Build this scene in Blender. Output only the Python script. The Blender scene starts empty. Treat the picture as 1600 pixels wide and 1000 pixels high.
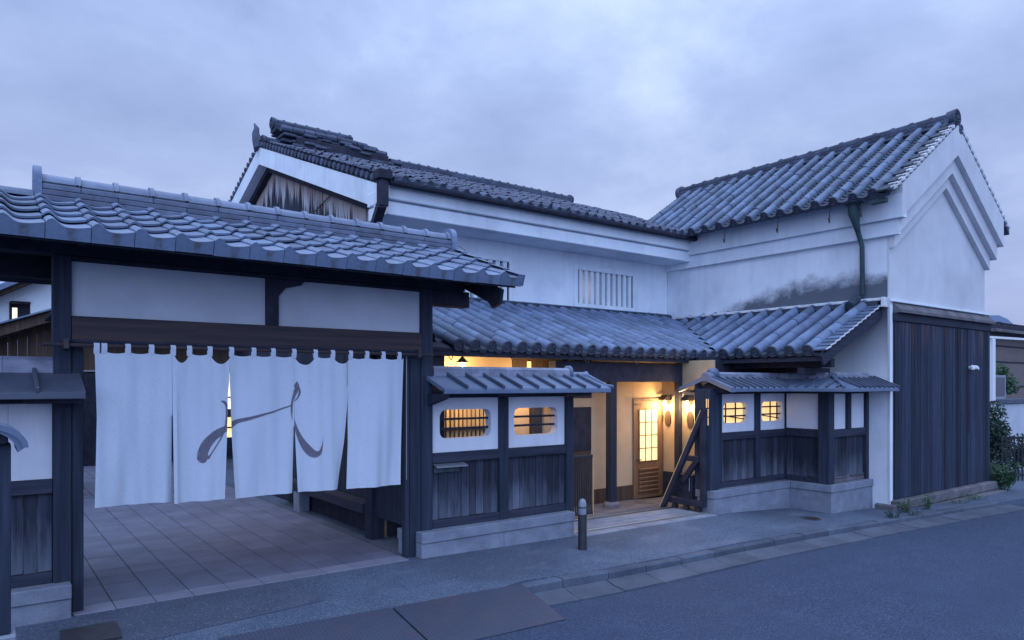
import bpy, math, random
from math import sin, cos, pi, radians, sqrt, atan2
from mathutils import Vector, Matrix, noise as mnoise
random.seed(11)
R = random.uniform
SC = bpy.context.scene
COL = SC.collection

# ------------------------------------------------------------------ camera
cam_d = bpy.data.cameras.new('camera')
cam_d.sensor_width = 36.0
cam_d.lens = 36.0 * 1112 / 1600
cam_d.shift_y = 100 / 1600
cam_d.clip_start = 0.05
cam_d.clip_end = 900
cam = bpy.data.objects.new('camera', cam_d)
COL.objects.link(cam)
cam.location = (0, 0, 2.0)
cam.rotation_euler = (radians(90), 0, -atan2(.6, .8))
SC.camera = cam

# ------------------------------------------------------------------ sky, sun, exposure
SC.view_settings.view_transform = 'Standard'
SC.view_settings.look = 'None'
SC.view_settings.exposure = 0.25
SC.view_settings.gamma = 1.0
SC.view_settings.use_curve_mapping = False
SUN_EL, SUN_AZ = radians(17), radians(213)      # azimuth measured from +Y clockwise: behind the camera's left shoulder
W = bpy.data.worlds.new('World')
SC.world = W
W.use_nodes = True
nt = W.node_tree
nt.nodes.clear()
def wn(t, **k):
    n = nt.nodes.new(t)
    for a, b in k.items(): setattr(n, a, b)
    return n
wl = nt.links.new
tc = wn('ShaderNodeTexCoord')
sep = wn('ShaderNodeSeparateXYZ'); wl(tc.outputs['Generated'], sep.inputs[0])
def wmath(op, a, b=None, clamp=False):
    n = wn('ShaderNodeMath', operation=op, use_clamp=clamp)
    for i, v in enumerate((a, b)):
        if v is None: continue
        if isinstance(v, (int, float)): n.inputs[i].default_value = v
        else: wl(v, n.inputs[i])
    return n.outputs[0]
zc = wmath('MAXIMUM', sep.outputs[2], 0.0)
den = wmath('ADD', zc, 0.22)
px = wmath('DIVIDE', sep.outputs[0], den)
py = wmath('DIVIDE', sep.outputs[1], den)
cmb = wn('ShaderNodeCombineXYZ'); wl(px, cmb.inputs[0]); wl(py, cmb.inputs[1])
def wnoise(scale, det, rough, dist, off):
    mp = wn('ShaderNodeMapping'); wl(cmb.outputs[0], mp.inputs[0]); mp.inputs['Location'].default_value = off
    n = wn('ShaderNodeTexNoise'); wl(mp.outputs[0], n.inputs['Vector'])
    n.inputs['Scale'].default_value = scale; n.inputs['Detail'].default_value = det
    n.inputs['Roughness'].default_value = rough; n.inputs['Distortion'].default_value = dist
    return n.outputs[0]
n1 = wnoise(0.7, 6, .55, .35, (0.3, 2.2, 1))
n2 = wnoise(2.0, 7, .6, .2, (1.7, 3.1, 2))
mixn = wmath('ADD', wmath('MULTIPLY', n1, .62), wmath('MULTIPLY', n2, .38))
rmp = wn('ShaderNodeValToRGB'); wl(mixn, rmp.inputs[0])
cr = rmp.color_ramp
cr.elements[0].position = .37; cr.elements[0].color = (.270, .362, .625, 1)
cr.elements[1].position = .64; cr.elements[1].color = (.610, .745, 1.0, 1)
e = cr.elements.new(.50); e.color = (.385, .494, .800, 1)
lift = wmath('MULTIPLY', wmath('MULTIPLY', zc, zc), zc)
lift = wmath('ADD', wmath('MULTIPLY', lift, 2.9), .98)      # an overcast dome is brighter towards the zenith
hz = wn('ShaderNodeMapRange'); wl(zc, hz.inputs[0]); hz.inputs[1].default_value = .0; hz.inputs[2].default_value = .42; hz.inputs[3].default_value = .62; hz.inputs[4].default_value = 0.
hmix = wn('ShaderNodeMix', data_type='RGBA'); wl(hz.outputs[0], hmix.inputs[0]); wl(rmp.outputs[0], hmix.inputs[6]); hmix.inputs[7].default_value = (.405, .460, .785, 1)
mul = wn('ShaderNodeVectorMath', operation='SCALE'); wl(hmix.outputs[2], mul.inputs[0]); wl(lift, mul.inputs['Scale'])
bg1 = wn('ShaderNodeBackground'); wl(mul.outputs[0], bg1.inputs[0]); bg1.inputs[1].default_value = .82
sky = wn('ShaderNodeTexSky', sky_type='NISHITA', sun_disc=False)
sky.sun_elevation = SUN_EL; sky.sun_rotation = SUN_AZ
bg2 = wn('ShaderNodeBackground'); wl(sky.outputs[0], bg2.inputs[0]); bg2.inputs[1].default_value = .008
add = wn('ShaderNodeAddShader'); wl(bg1.outputs[0], add.inputs[0]); wl(bg2.outputs[0], add.inputs[1])
out = wn('ShaderNodeOutputWorld'); wl(add.outputs[0], out.inputs[0])

sd = bpy.data.lights.new('sun', 'SUN'); sd.energy = 1.5; sd.angle = radians(60); sd.color = (.38, .57, 1.0)
sun = bpy.data.objects.new('sun', sd); COL.objects.link(sun)
sv = Vector((sin(SUN_AZ) * cos(SUN_EL), cos(SUN_AZ) * cos(SUN_EL), sin(SUN_EL)))
sun.rotation_euler = (-sv).to_track_quat('-Z', 'Y').to_euler()
sun.location = (-6, -12, 14)

# ------------------------------------------------------------------ materials
def mat(name, col, col2=None, scale=(4, 4, 4), det=5, rough=.75, bump=.0, bscale=None, rnd=0., spec=.35,
        contrast=(.35, .65), metal=0., extra=None, emit=None, speck=None, obj_coords=False, dist=.02):
    m = bpy.data.materials.new(name); m.use_nodes = True
    t = m.node_tree; b = t.nodes['Principled BSDF']
    N = lambda ty, **k: (lambda n: ([setattr(n, a, v) for a, v in k.items()], n)[1])(t.nodes.new(ty))
    L = t.links.new
    b.inputs['Roughness'].default_value = rough
    b.inputs['Metallic'].default_value = metal
    b.inputs['Specular IOR Level'].default_value = spec
    g = N('ShaderNodeNewGeometry') if not obj_coords else N('ShaderNodeTexCoord')
    pos = g.outputs['Position'] if not obj_coords else g.outputs['Object']
    def noise(sc, d=5, r=.55, off=(0, 0, 0)):
        mp = N('ShaderNodeMapping'); L(pos, mp.inputs[0]); mp.inputs['Scale'].default_value = sc; mp.inputs['Location'].default_value = off
        n = N('ShaderNodeTexNoise'); L(mp.outputs[0], n.inputs['Vector'])
        n.inputs['Scale'].default_value = 1; n.inputs['Detail'].default_value = d; n.inputs['Roughness'].default_value = r
        return n.outputs[0]
    def ramp(v, lo, hi):
        n = N('ShaderNodeMapRange'); L(v, n.inputs[0]); n.inputs[1].default_value = lo; n.inputs[2].default_value = hi
        return n.outputs[0]
    def mix(f, a, c):
        n = N('ShaderNodeMix', data_type='RGBA'); 
        if isinstance(f, (int, float)): n.inputs[0].default_value = f
        else: L(f, n.inputs[0])
        for i, v in ((6, a), (7, c)):
            if isinstance(v, tuple): n.inputs[i].default_value = (*v[:3], 1)
            else: L(v, n.inputs[i])
        return n.outputs[2]
    def mth(op, a, c=None, cl=False):
        n = N('ShaderNodeMath', operation=op, use_clamp=cl)
        for i, v in enumerate((a, c)):
            if v is None: continue
            if isinstance(v, (int, float)): n.inputs[i].default_value = v
            else: L(v, n.inputs[i])
        return n.outputs[0]
    c = col
    if col2 is not None:
        c = mix(ramp(noise(scale, det), *contrast), col, col2)
    if speck:
        sc, lo, hi, scol = speck
        c = mix(ramp(noise((sc,) * 3, 2, .7, (9, 3, 1)), lo, hi), c, scol)
    if extra: c = extra(dict(N=N, L=L, pos=pos, noise=noise, ramp=ramp, mix=mix, mth=mth, geo=g), c)
    if rnd:
        oi = N('ShaderNodeObjectInfo')
        f = N('ShaderNodeMapRange'); L(oi.outputs['Random'], f.inputs[0]); f.inputs[3].default_value = 1 - rnd; f.inputs[4].default_value = 1 + rnd
        s = N('ShaderNodeVectorMath', operation='SCALE')
        if isinstance(c, tuple): s.inputs[0].default_value = c[:3]
        else: L(c, s.inputs[0])
        L(f.outputs[0], s.inputs['Scale']); c = s.outputs[0]
    if isinstance(c, tuple): b.inputs['Base Color'].default_value = (*c[:3], 1)
    else: L(c, b.inputs['Base Color'])
    if bump:
        bn = N('ShaderNodeBump'); bn.inputs['Strength'].default_value = bump; bn.inputs['Distance'].default_value = dist
        L(noise(bscale or tuple(s * 4 for s in scale), 4, .6), bn.inputs['Height']); L(bn.outputs[0], b.inputs['Normal'])
    if emit:
        b.inputs['Emission Color'].default_value = (*emit[0], 1); b.inputs['Emission Strength'].default_value = emit[1]
    m['nodes'] = 1
    return m

def streaks(k, c):      # faint run-off streaks and smudges on old plaster
    s = k['noise']((5.5, 5.5, .35), 5, .6, (2, 5, 1)); s2 = k['noise']((1.1, 1.1, .9), 5, .6, (4, 1, 7))
    c = k['mix'](k['mth']('MULTIPLY', k['ramp'](s, .52, .82), .28), c, (.34, .36, .41))
    return k['mix'](k['mth']('MULTIPLY', k['ramp'](s2, .52, .75), .36), c, (.36, .37, .42))
def moss(k, c):         # soot-dark mould spread above the lean-to flashing on the side wall of the storehouse
    c = streaks(k, c)
    sp = k['N']('ShaderNodeSeparateXYZ'); k['L'](k['pos'], sp.inputs[0])
    dy = k['mth']('SUBTRACT', sp.outputs[1], 6.9)
    hg = k['mth']('SUBTRACT', .64, k['mth']('MULTIPLY', k['mth']('MULTIPLY', dy, dy), .060))     # ragged upper edge, lower towards the back
    n = k['noise']((3.2, 3.2, 4.5), 8, .66, (1, 2, 3)); n9 = k['noise']((1.1, 1.1, 1.6), 3, .5, (4, 2, 3))
    d = k['mth']('SUBTRACT', hg, k['mth']('SUBTRACT', sp.outputs[2], 3.42))
    d = k['mth']('ADD', d, k['mth']('MULTIPLY', k['mth']('SUBTRACT', n, .5), .55)); d = k['mth']('ADD', d, k['mth']('MULTIPLY', k['mth']('SUBTRACT', n9, .5), .35))
    f = k['mth']('MULTIPLY', k['ramp'](d, -.04, .24), k['ramp'](sp.outputs[2], 2.2, 3.2))
    return k['mix'](k['mth']('MULTIPLY', f, .90), c, (.044, .054, .082))
def bleach(k, c):       # boards washed pale by splashing rain, the tide line ragged from board to board
    sp = k['N']('ShaderNodeSeparateXYZ'); k['L'](k['pos'], sp.inputs[0])
    n = k['noise']((16, 16, 2.2), 5, .65, (3, 1, 0)); n0 = k['noise']((2.2, 2.2, 1.1), 4, .6, (6, 1, 0))
    h = k['mth']('ADD', k['mth']('MULTIPLY', sp.outputs[2], -1.5), k['mth']('ADD', k['mth']('MULTIPLY', n, 1.1), k['mth']('MULTIPLY', n0, 1.1)))
    f = k['ramp'](h, -.05, .65)
    return k['mix'](k['mth']('MULTIPLY', f, .75), c, (.120, .138, .188))
def barnboard(k, c):    # streaks of bare brown wood below the drip trim
    n = k['noise']((9, 9, .5), 4, .6, (3, 8, 0))
    sp = k['N']('ShaderNodeSeparateXYZ'); k['L'](k['pos'], sp.inputs[0])
    top = k['ramp'](k['mth']('ADD', sp.outputs[2], k['mth']('MULTIPLY', k['noise']((9, 9, .4), 3), .9)), 2.95, 3.50)
    f = k['mth']('MULTIPLY', k['ramp'](n, .50, .60), top)
    c = k['mix'](k['mth']('MULTIPLY', f, .5), c, (.120, .072, .052))
    g = k['noise']((22, 22, .8), 4, .6, (1, 4, 0))
    return k['mix'](k['mth']('MULTIPLY', k['ramp'](g, .52, .75), .45), c, (.068, .074, .105))
def peeling(k, c):      # pale peeling coat hanging in spikes over black boards, rusty at its upper edge
    sp = k['N']('ShaderNodeSeparateXYZ'); k['L'](k['pos'], sp.inputs[0])
    zr = k['mth']('ADD', 7.25, k['mth']('MULTIPLY', k['mth']('ABSOLUTE', k['mth']('SUBTRACT', sp.outputs[1], 17.0)), -.36))
    dd = k['mth']('SUBTRACT', zr, sp.outputs[2])          # metres below the rake
    n = k['noise']((3, 6.5, .10), 7, .75, (0, 2, 0)); n2 = k['noise']((8, 9, .5), 4, .6)
    lim = k['mth']('ADD', -.80, k['mth']('MULTIPLY', n, 2.9))
    pale = k['ramp'](k['mth']('SUBTRACT', lim, dd), 0., .12)
    pale = k['mth']('MULTIPLY', pale, k['ramp'](n2, .30, .42))
    c = k['mix'](pale, c, (.42, .43, .47))
    top = k['ramp'](k['mth']('SUBTRACT', k['mth']('ADD', .25, k['mth']('MULTIPLY', n2, .7)), dd), 0., .5)
    return k['mix'](k['mth']('MULTIPLY', top, .8), c, (.28, .150, .085))
def lichen(k, c):
    n = k['noise']((6, 6, 6), 6, .7, (5, 5, 2)); n2 = k['noise']((21, 21, 21), 4, .7, (1, 5, 2))
    c = k['mix'](k['mth']('MULTIPLY', k['ramp'](n, .55, .72), .45), c, (.045, .05, .058))
    return k['mix'](k['mth']('MULTIPLY', k['ramp'](n2, .60, .75), .35), c, (.30, .31, .33))
def grit(k, c, sc, lo, hi, a=.55):
    g = k['noise']((sc, sc, sc), 3, .75, (11, 4, 2))
    c = k['mix'](k['mth']('MULTIPLY', k['ramp'](g, .50, .66), a), c, hi)
    return k['mix'](k['mth']('MULTIPLY', k['ramp'](g, .50, .36), a), c, lo)
def patches(k, c):
    c = grit(k, c, 55, (.034, .044, .075), (.190, .222, .300), .5)
    n = k['noise']((.55, .8, .5), 4, .5, (4, 7, 0)); n2 = k['noise']((1.6, 2.6, 1), 6, .6, (2, 7, 0))
    c = k['mix'](k['mth']('MULTIPLY', k['ramp'](n, .50, .60), .38), c, (.048, .058, .090))
    return k['mix'](k['mth']('MULTIPLY', k['ramp'](n2, .55, .75), .40), c, (.20, .215, .275))
def tyrewear(k, c):
    c = grit(k, c, 60, (.020, .028, .056), (.105, .138, .215), .55)
    n = k['noise']((.35, 1.5, .5), 5, .55, (4, 2, 0)); n2 = k['noise']((2.6, 2.6, 1), 6, .6, (2, 7, 0))
    c = k['mix'](k['mth']('MULTIPLY', k['ramp'](n, .45, .70), .45), c, (.034, .046, .086))
    return k['mix'](k['mth']('MULTIPLY', k['ramp'](n2, .58, .75), .25), c, (.078, .098, .152))
def checker(k, c):
    w = k['N']('ShaderNodeTexChecker'); mp = k['N']('ShaderNodeMapping'); k['L'](k['pos'], mp.inputs[0]); mp.inputs['Rotation'].default_value = (0, 0, .78)
    k['L'](mp.outputs[0], w.inputs['Vector']); w.inputs['Scale'].default_value = 42
    n = k['noise']((3, 3, 3), 5, .6)
    c = k['mix'](k['mth']('MULTIPLY', w.outputs[1], .30), c, (.115, .115, .165))
    return k['mix'](k['mth']('MULTIPLY', k['ramp'](n, .5, .7), .45), c, (.090, .074, .090))

MT = {}
MT['plaster'] = mat('white_plaster', (0.7178,0.7800,0.8500), (0.6305,0.6900,0.7700), (1.6, 1.6, 1.6), 6, .9, .12, (70, 70, 70), spec=.15, extra=streaks)
MT['plaster_front'] = mat('dimmed_gable_plaster', (.60, .615, .66), (.52, .535, .58), (1.3, 1.3, 1.3), 6, .9, .15, (60, 60, 60), spec=.15, extra=streaks)  # front plaster darkened to offset the light it faces, slightly warmer too
MT['plaster_moss'] = mat('mouldy_white_plaster', (.71, .75, .82), (.61, .65, .73), (1.5, 1.5, 1.5), 6, .9, .15, (60, 60, 60), spec=.15, extra=moss)
MT['plaster_wall'] = mat('garden_wall_plaster', (0.6586,0.6790,0.7519), (0.5834,0.6014,0.6827), (2, 2, 2), 6, .9, .12, (80, 80, 80), spec=.15, extra=streaks)
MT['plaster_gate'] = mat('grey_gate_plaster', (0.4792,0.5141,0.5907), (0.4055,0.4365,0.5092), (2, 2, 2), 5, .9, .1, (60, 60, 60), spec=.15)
MT['plaster_warm'] = mat('cream_clay_plaster', (0.5208,0.3948,0.2604), (0.4536,0.3360,0.2184), (2, 2, 2), 5, .92, .12, (60, 60, 60), spec=.1)
MT['timber_v'] = mat('weathered_post_timber', (0.0143,0.0206,0.0394), (0.0296,0.0407,0.0690), (22, 22, 1.0), 6, .78, .35, (60, 60, 3), rnd=.15, spec=.3)
MT['timber_h'] = mat('weathered_beam_timber', (0.0172,0.0211,0.0385), (0.0357,0.0421,0.0680), (1.0, 22, 22), 6, .78, .35, (3, 60, 60), rnd=.12, spec=.3)
MT['timber_red'] = mat('red_brown_beam_timber', (0.0272,0.0240,0.0336), (0.0608,0.0416,0.0464), (.9, 18, 18), 6, .72, .3, (3, 60, 60), spec=.3)
MT['timber_dark'] = mat('sooty_dark_timber', (0.0154,0.0180,0.0325), (0.0307,0.0330,0.0545), (6, 6, 6), 5, .8, .3, (30, 30, 30), spec=.25)
MT['timber_brown'] = mat('brown_wall_timber', (0.0534,0.0360,0.0300), (0.0998,0.0660,0.0495), (26, 26, 1.2), 5, .8, .3, (60, 60, 3), rnd=.2, spec=.2)
MT['timber_pale'] = mat('pale_slat_timber', (.52, .38, .22), (.60, .45, .28), (14, 14, 1), 5, .7, .2, (40, 40, 3), rnd=.15, spec=.25)
MT['door_wood'] = mat('brown_door_wood', (.16, .092, .055), (.23, .14, .085), (18, 18, 1.2), 5, .6, .25, (50, 50, 3), spec=.3)
MT['board'] = mat('rain_bleached_boards', (0.0160,0.0193,0.0345), (0.0346,0.0401,0.0637), (30, 30, 1.1), 6, .8, .45, (80, 80, 3), rnd=.42, spec=.25, extra=bleach)
MT['board_barn'] = mat('blackened_cedar_boards', (0.0151,0.0208,0.0396), (0.0314,0.0415,0.0739), (34, 34, .9), 6, .8, .45, (90, 90, 3), rnd=.42, spec=.2, extra=barnboard)
MT['board_peel'] = mat('peeling_gable_boards', (.022, .026, .045), (.045, .048, .07), (9, 12, .9), 6, .85, .4, (20, 60, 3), rnd=.2, spec=.2, extra=peeling)
MT['tile'] = mat('silver_grey_roof_tile', (0.1266,0.1705,0.2651), (0.0942,0.1304,0.2106), (9, 9, 9), 6, .62, .2, (60, 60, 60), rnd=.27, spec=.4, extra=lichen)
def damp(k, c):          # damp and grime in uneven patches on cut stone
    n = k['noise']((3.2, 3.2, 5.5), 7, .68, (3, 6, 2)); n2 = k['noise']((11, 11, 2.5), 5, .6, (7, 1, 4))
    c = k['mix'](k['mth']('MULTIPLY', k['ramp'](n, .50, .70), .50), c, (.105, .112, .135))
    return k['mix'](k['mth']('MULTIPLY', k['ramp'](n2, .55, .75), .30), c, (.12, .125, .145))
def eavestain(k, c):     # a rusty drip mark on the apron of each eave tile
    sp = k['N']('ShaderNodeSeparateXYZ'); k['L'](k['pos'], sp.inputs[0])
    dx = k['mth']('DIVIDE', k['mth']('SUBTRACT', sp.outputs[0], .175), .038)
    g = k['mth']('SUBTRACT', 1, k['mth']('MULTIPLY', dx, dx))
    g = k['mth']('MULTIPLY', k['ramp'](g, -.2, .8), k['ramp'](sp.outputs[1], .02, -.002))
    wp = k['N']('ShaderNodeNewGeometry'); mp = k['N']('ShaderNodeTexNoise'); k['L'](wp.outputs['Position'], mp.inputs['Vector']); mp.inputs['Scale'].default_value = 26; mp.inputs['Detail'].default_value = 5
    return k['mix'](k['mth']('MULTIPLY', k['mth']('MULTIPLY', g, k['ramp'](mp.outputs[0], .35, .62)), .75), c, (.085, .075, .075))
MT['granite'] = mat('pale_granite', (0.2351,0.2677,0.3420), (0.1774,0.2053,0.2717), (5, 5, 5), 5, .8, .3, (130, 130, 130), rnd=.08, spec=.25, speck=(190, .56, .66, (.10, .105, .13)), extra=damp)
MT['tile_eave'] = mat('stained_eave_tile', (0.1469,0.1965,0.3013), (0.1074,0.1488,0.2348), (9, 9, 9), 6, .5, .15, (60, 60, 60), rnd=.14, spec=.5, obj_coords=True, extra=eavestain)
MT['tile_eave2'] = mat('pale_ridge_tile', (0.1786,0.2204,0.3222), (0.1339,0.1672,0.2517), (9, 9, 9), 6, .6, .2, (60, 60, 60), rnd=.10, spec=.4)
MT['tile_course'] = mat('ridge_course_tile', (0.1116,0.1377,0.2064), (0.0804,0.1007,0.1531), (9, 9, 9), 6, .65, .2, (60, 60, 60), rnd=.2, spec=.35, extra=lichen)
MT['tile_long'] = mat('blue_grey_roof_tile', (0.1269,0.1734,0.2772), (0.0951,0.1330,0.2217), (5, 5, 5), 6, .62, .2, (60, 60, 60), rnd=.24, spec=.4, extra=lichen)
MT['tile_old'] = mat('lichened_roof_tile', (0.1035,0.1490,0.2377), (0.0647,0.0960,0.1612), (5, 5, 5), 6, .6, .25, (40, 40, 40), rnd=.26, spec=.4, extra=lichen)
MT['tile_dark'] = mat('old_dark_roof_tile', (0.0768,0.0957,0.1547), (0.0418,0.0524,0.0854), (5, 5, 5), 6, .7, .3, (40, 40, 40), rnd=.28, spec=.3, extra=lichen)
MT['tile_disc'] = mat('dark_eave_disc', (.085, .098, .145), (.050, .058, .088), (30, 30, 30), 4, .7, .3, (80, 80, 80), spec=.25)  # end discs coloured darker than the tile bodies
MT['tile_shadow'] = mat('shaded_pan_tile', (0.0402,0.0550,0.0825), (0.0260,0.0358,0.0550), (8, 8, 8), 5, .65, .2, (50, 50, 50), spec=.3)  # near-black colour puts the shade between cover rows into the pans
MT['sheet'] = mat('grey_metal_roof_sheet', (0.1281,0.1731,0.2691), (0.0929,0.1307,0.2137), (3, 3, 3), 6, .45, .06, (40, 40, 40), spec=.5, rnd=.07)
MT['batten'] = mat('dark_roof_batten', (0.0731,.096,.145), (0.0516,.068,.105), (5, 5, 5), 5, .55, spec=.4)
MT['sheet_dark'] = mat('shaded_roof_sheet', (.075, .088, .130), (.052, .062, .095), (3, 3, 3), 6, .6, .08, (40, 40, 40), spec=.35)  # roof sheet colour darkened for the shade under the gate eaves
MT['ridge_sheet'] = mat('mottled_ridge_cap', (.235, .255, .345), (.12, .135, .20), (4, 9, 9), 6, .55, .15, (40, 40, 40), rnd=.16, spec=.4)
MT['mortar'] = mat('white_lime_mortar', (.62, .64, .68), (.40, .42, .46), (7, 7, 7), 6, .9, .3, (40, 40, 40), rnd=.15, spec=.1)
MT['oldstone'] = mat('weathered_base_stone', (.165, .160, .180), (.095, .092, .108), (4, 4, 4), 6, .88, .5, (45, 45, 45), rnd=.12, spec=.2)
MT['asphalt'] = mat('fine_road_asphalt', (0.0240,0.0395,0.0729), (0.0298,0.0482,0.0865), (2.5, 2.5, 2.5), 5, .85, .55, (210, 210, 210), spec=.18, speck=(95, .58, .68, (.17, .19, .28)), extra=tyrewear, dist=.006)
MT['patch'] = mat('dark_patched_asphalt', (.058, .070, .108), (.075, .088, .132), (3, 3, 3), 5, .85, .7, (120, 120, 120), spec=.25, speck=(70, .60, .70, (.26, .29, .37)), dist=.008)
MT['pavement'] = mat('coarse_pavement_asphalt', (0.0566,0.0826,0.1299), (0.0763,0.1090,0.1664), (1.4, 1.4, 1.4), 5, .85, .8, (140, 140, 140), spec=.25, speck=(75, .59, .68, (.29, .325, .41)), extra=patches, dist=.010)
MT['kerb'] = mat('dark_kerb_concrete', (0.0765,0.0979,0.1368), (0.0510,0.0662,0.0965), (3, 3, 3), 6, .85, .5, (90, 90, 90), rnd=.16, spec=.25, speck=(90, .60, .70, (.17, .185, .24)), dist=.008)
MT['concrete'] = mat('gutter_concrete', (0.0813,0.0992,0.1364), (0.0564,0.0704,0.1002), (3, 3, 3), 6, .85, .5, (90, 90, 90), rnd=.12, spec=.25, speck=(120, .6, .7, (.17, .19, .245)), dist=.008)
MT['floor_tile'] = mat('red_brown_floor_tile', (0.1289,0.1411,0.2082), (0.0945,0.1039,0.1578), (2.2, 2.2, 2.2), 5, .62, .25, (90, 90, 90), rnd=.10, spec=.35, dist=.006)
MT['edging'] = mat('pale_edging_tile', (0.2042,0.2042,0.2769), (0.1568,0.1596,0.2215), (3, 3, 3), 5, .7, .3, (90, 90, 90), rnd=.06, spec=.3, dist=.006)
MT['joint'] = mat('dark_joint', (.030, .030, .042), (.045, .045, .06), (8, 8, 8), rough=.9)
MT['steel'] = mat('rusty_checker_plate', (0.0386,0.0480,0.0830), (0.0290,0.0363,0.0667), (3, 3, 3), 5, .55, .6, (55, 55, 55), spec=.5, metal=.25, extra=checker, rnd=.06, dist=.004)
MT['iron'] = mat('black_iron', (.020, .020, .026), (.035, .034, .042), (12, 12, 12), rough=.55, spec=.45)
MT['rail'] = mat('polished_rail', (.55, .52, .5), rough=.28, metal=.9)
MT['cap_grey'] = mat('grey_cap_metal', (.25, .275, .34), (.19, .21, .265), (14, 14, 14), rough=.5, spec=.4)
MT['alu'] = mat('grey_aluminium', (.40, .42, .47), rough=.35, metal=.7)
MT['copper'] = mat('verdigris_copper', (.048, .088, .100), (.025, .042, .056), (5, 5, 2), 6, .65, .2, (30, 30, 30), spec=.35)
MT['white'] = mat('white_painted_metal', (.66, .69, .74), rough=.5)
MT['ink'] = mat('brown_dye', (.155, .148, .195), (.125, .120, .165), (30, 30, 30), rough=.95, spec=.05)
MT['glass_lit'] = mat('lit_frosted_glass', (.8, .6, .35), rough=.4, emit=((1.0, .72, .32), 1.02))
MT['paper_lit'] = mat('lit_paper_screen', (.8, .6, .35), (.7, .5, .28), (5, 5, 5), rough=.8, emit=((1.0, .66, .27), .80))
MT['bulb'] = mat('warm_bulb', (1, .8, .5), rough=.4, emit=((1.0, .68, .30), 9.))
MT['white_lit'] = mat('lit_room', (.9, .8, .6), rough=.6, emit=((1.0, .86, .60), 1.2))
MT['screen'] = mat('grey_dark_panel', (.085, .085, .115), rough=.4)
MT['leaf'] = mat('leaf_green', (.040, .090, .052), (.070, .125, .066), (9, 9, 9), rough=.7, rnd=.2, spec=.2)
MT['leaf_dark'] = mat('leaf_dark_green', (.020, .042, .036), (.038, .066, .050), (6, 6, 6), rough=.75, rnd=.2, spec=.2)
MT['bark'] = mat('bark', (.05, .042, .04), (.08, .07, .06), (12, 12, 4), rough=.9)
MT['brick_far'] = mat('grey_brown_cladding', (.135, .115, .120), (.165, .140, .142), (1, 1, 9), rough=.9)
MT['far_cream'] = mat('cream_cladding', (.50, .47, .42), (.44, .42, .38), (4, 4, 1), rough=.85)
MT['far_blue'] = mat('blue_metal_roof', (.15, .23, .38), rough=.5)
# cloth: thin white linen that lets some light through
mc = mat('white_linen', (.64, .715, .83), (.59, .66, .78), (3, 3, 1.2), 5, .95, .35, (170, 170, 170), spec=.05, dist=.003, speck=(75, .45, .70, (.54, .61, .74)))
t_ = mc.node_tree; tr = t_.nodes.new('ShaderNodeBsdfTranslucent'); tr.inputs[0].default_value = (.66, .66, .70, 1)
ms = t_.nodes.new('ShaderNodeMixShader'); ms.inputs[0].default_value = .22
o_ = [n for n in t_.nodes if n.type == 'OUTPUT_MATERIAL'][0]
t_.links.new(t_.nodes['Principled BSDF'].outputs[0], ms.inputs[1]); t_.links.new(tr.outputs[0], ms.inputs[2]); t_.links.new(ms.outputs[0], o_.inputs[0])
MT['cloth'] = mc

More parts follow.
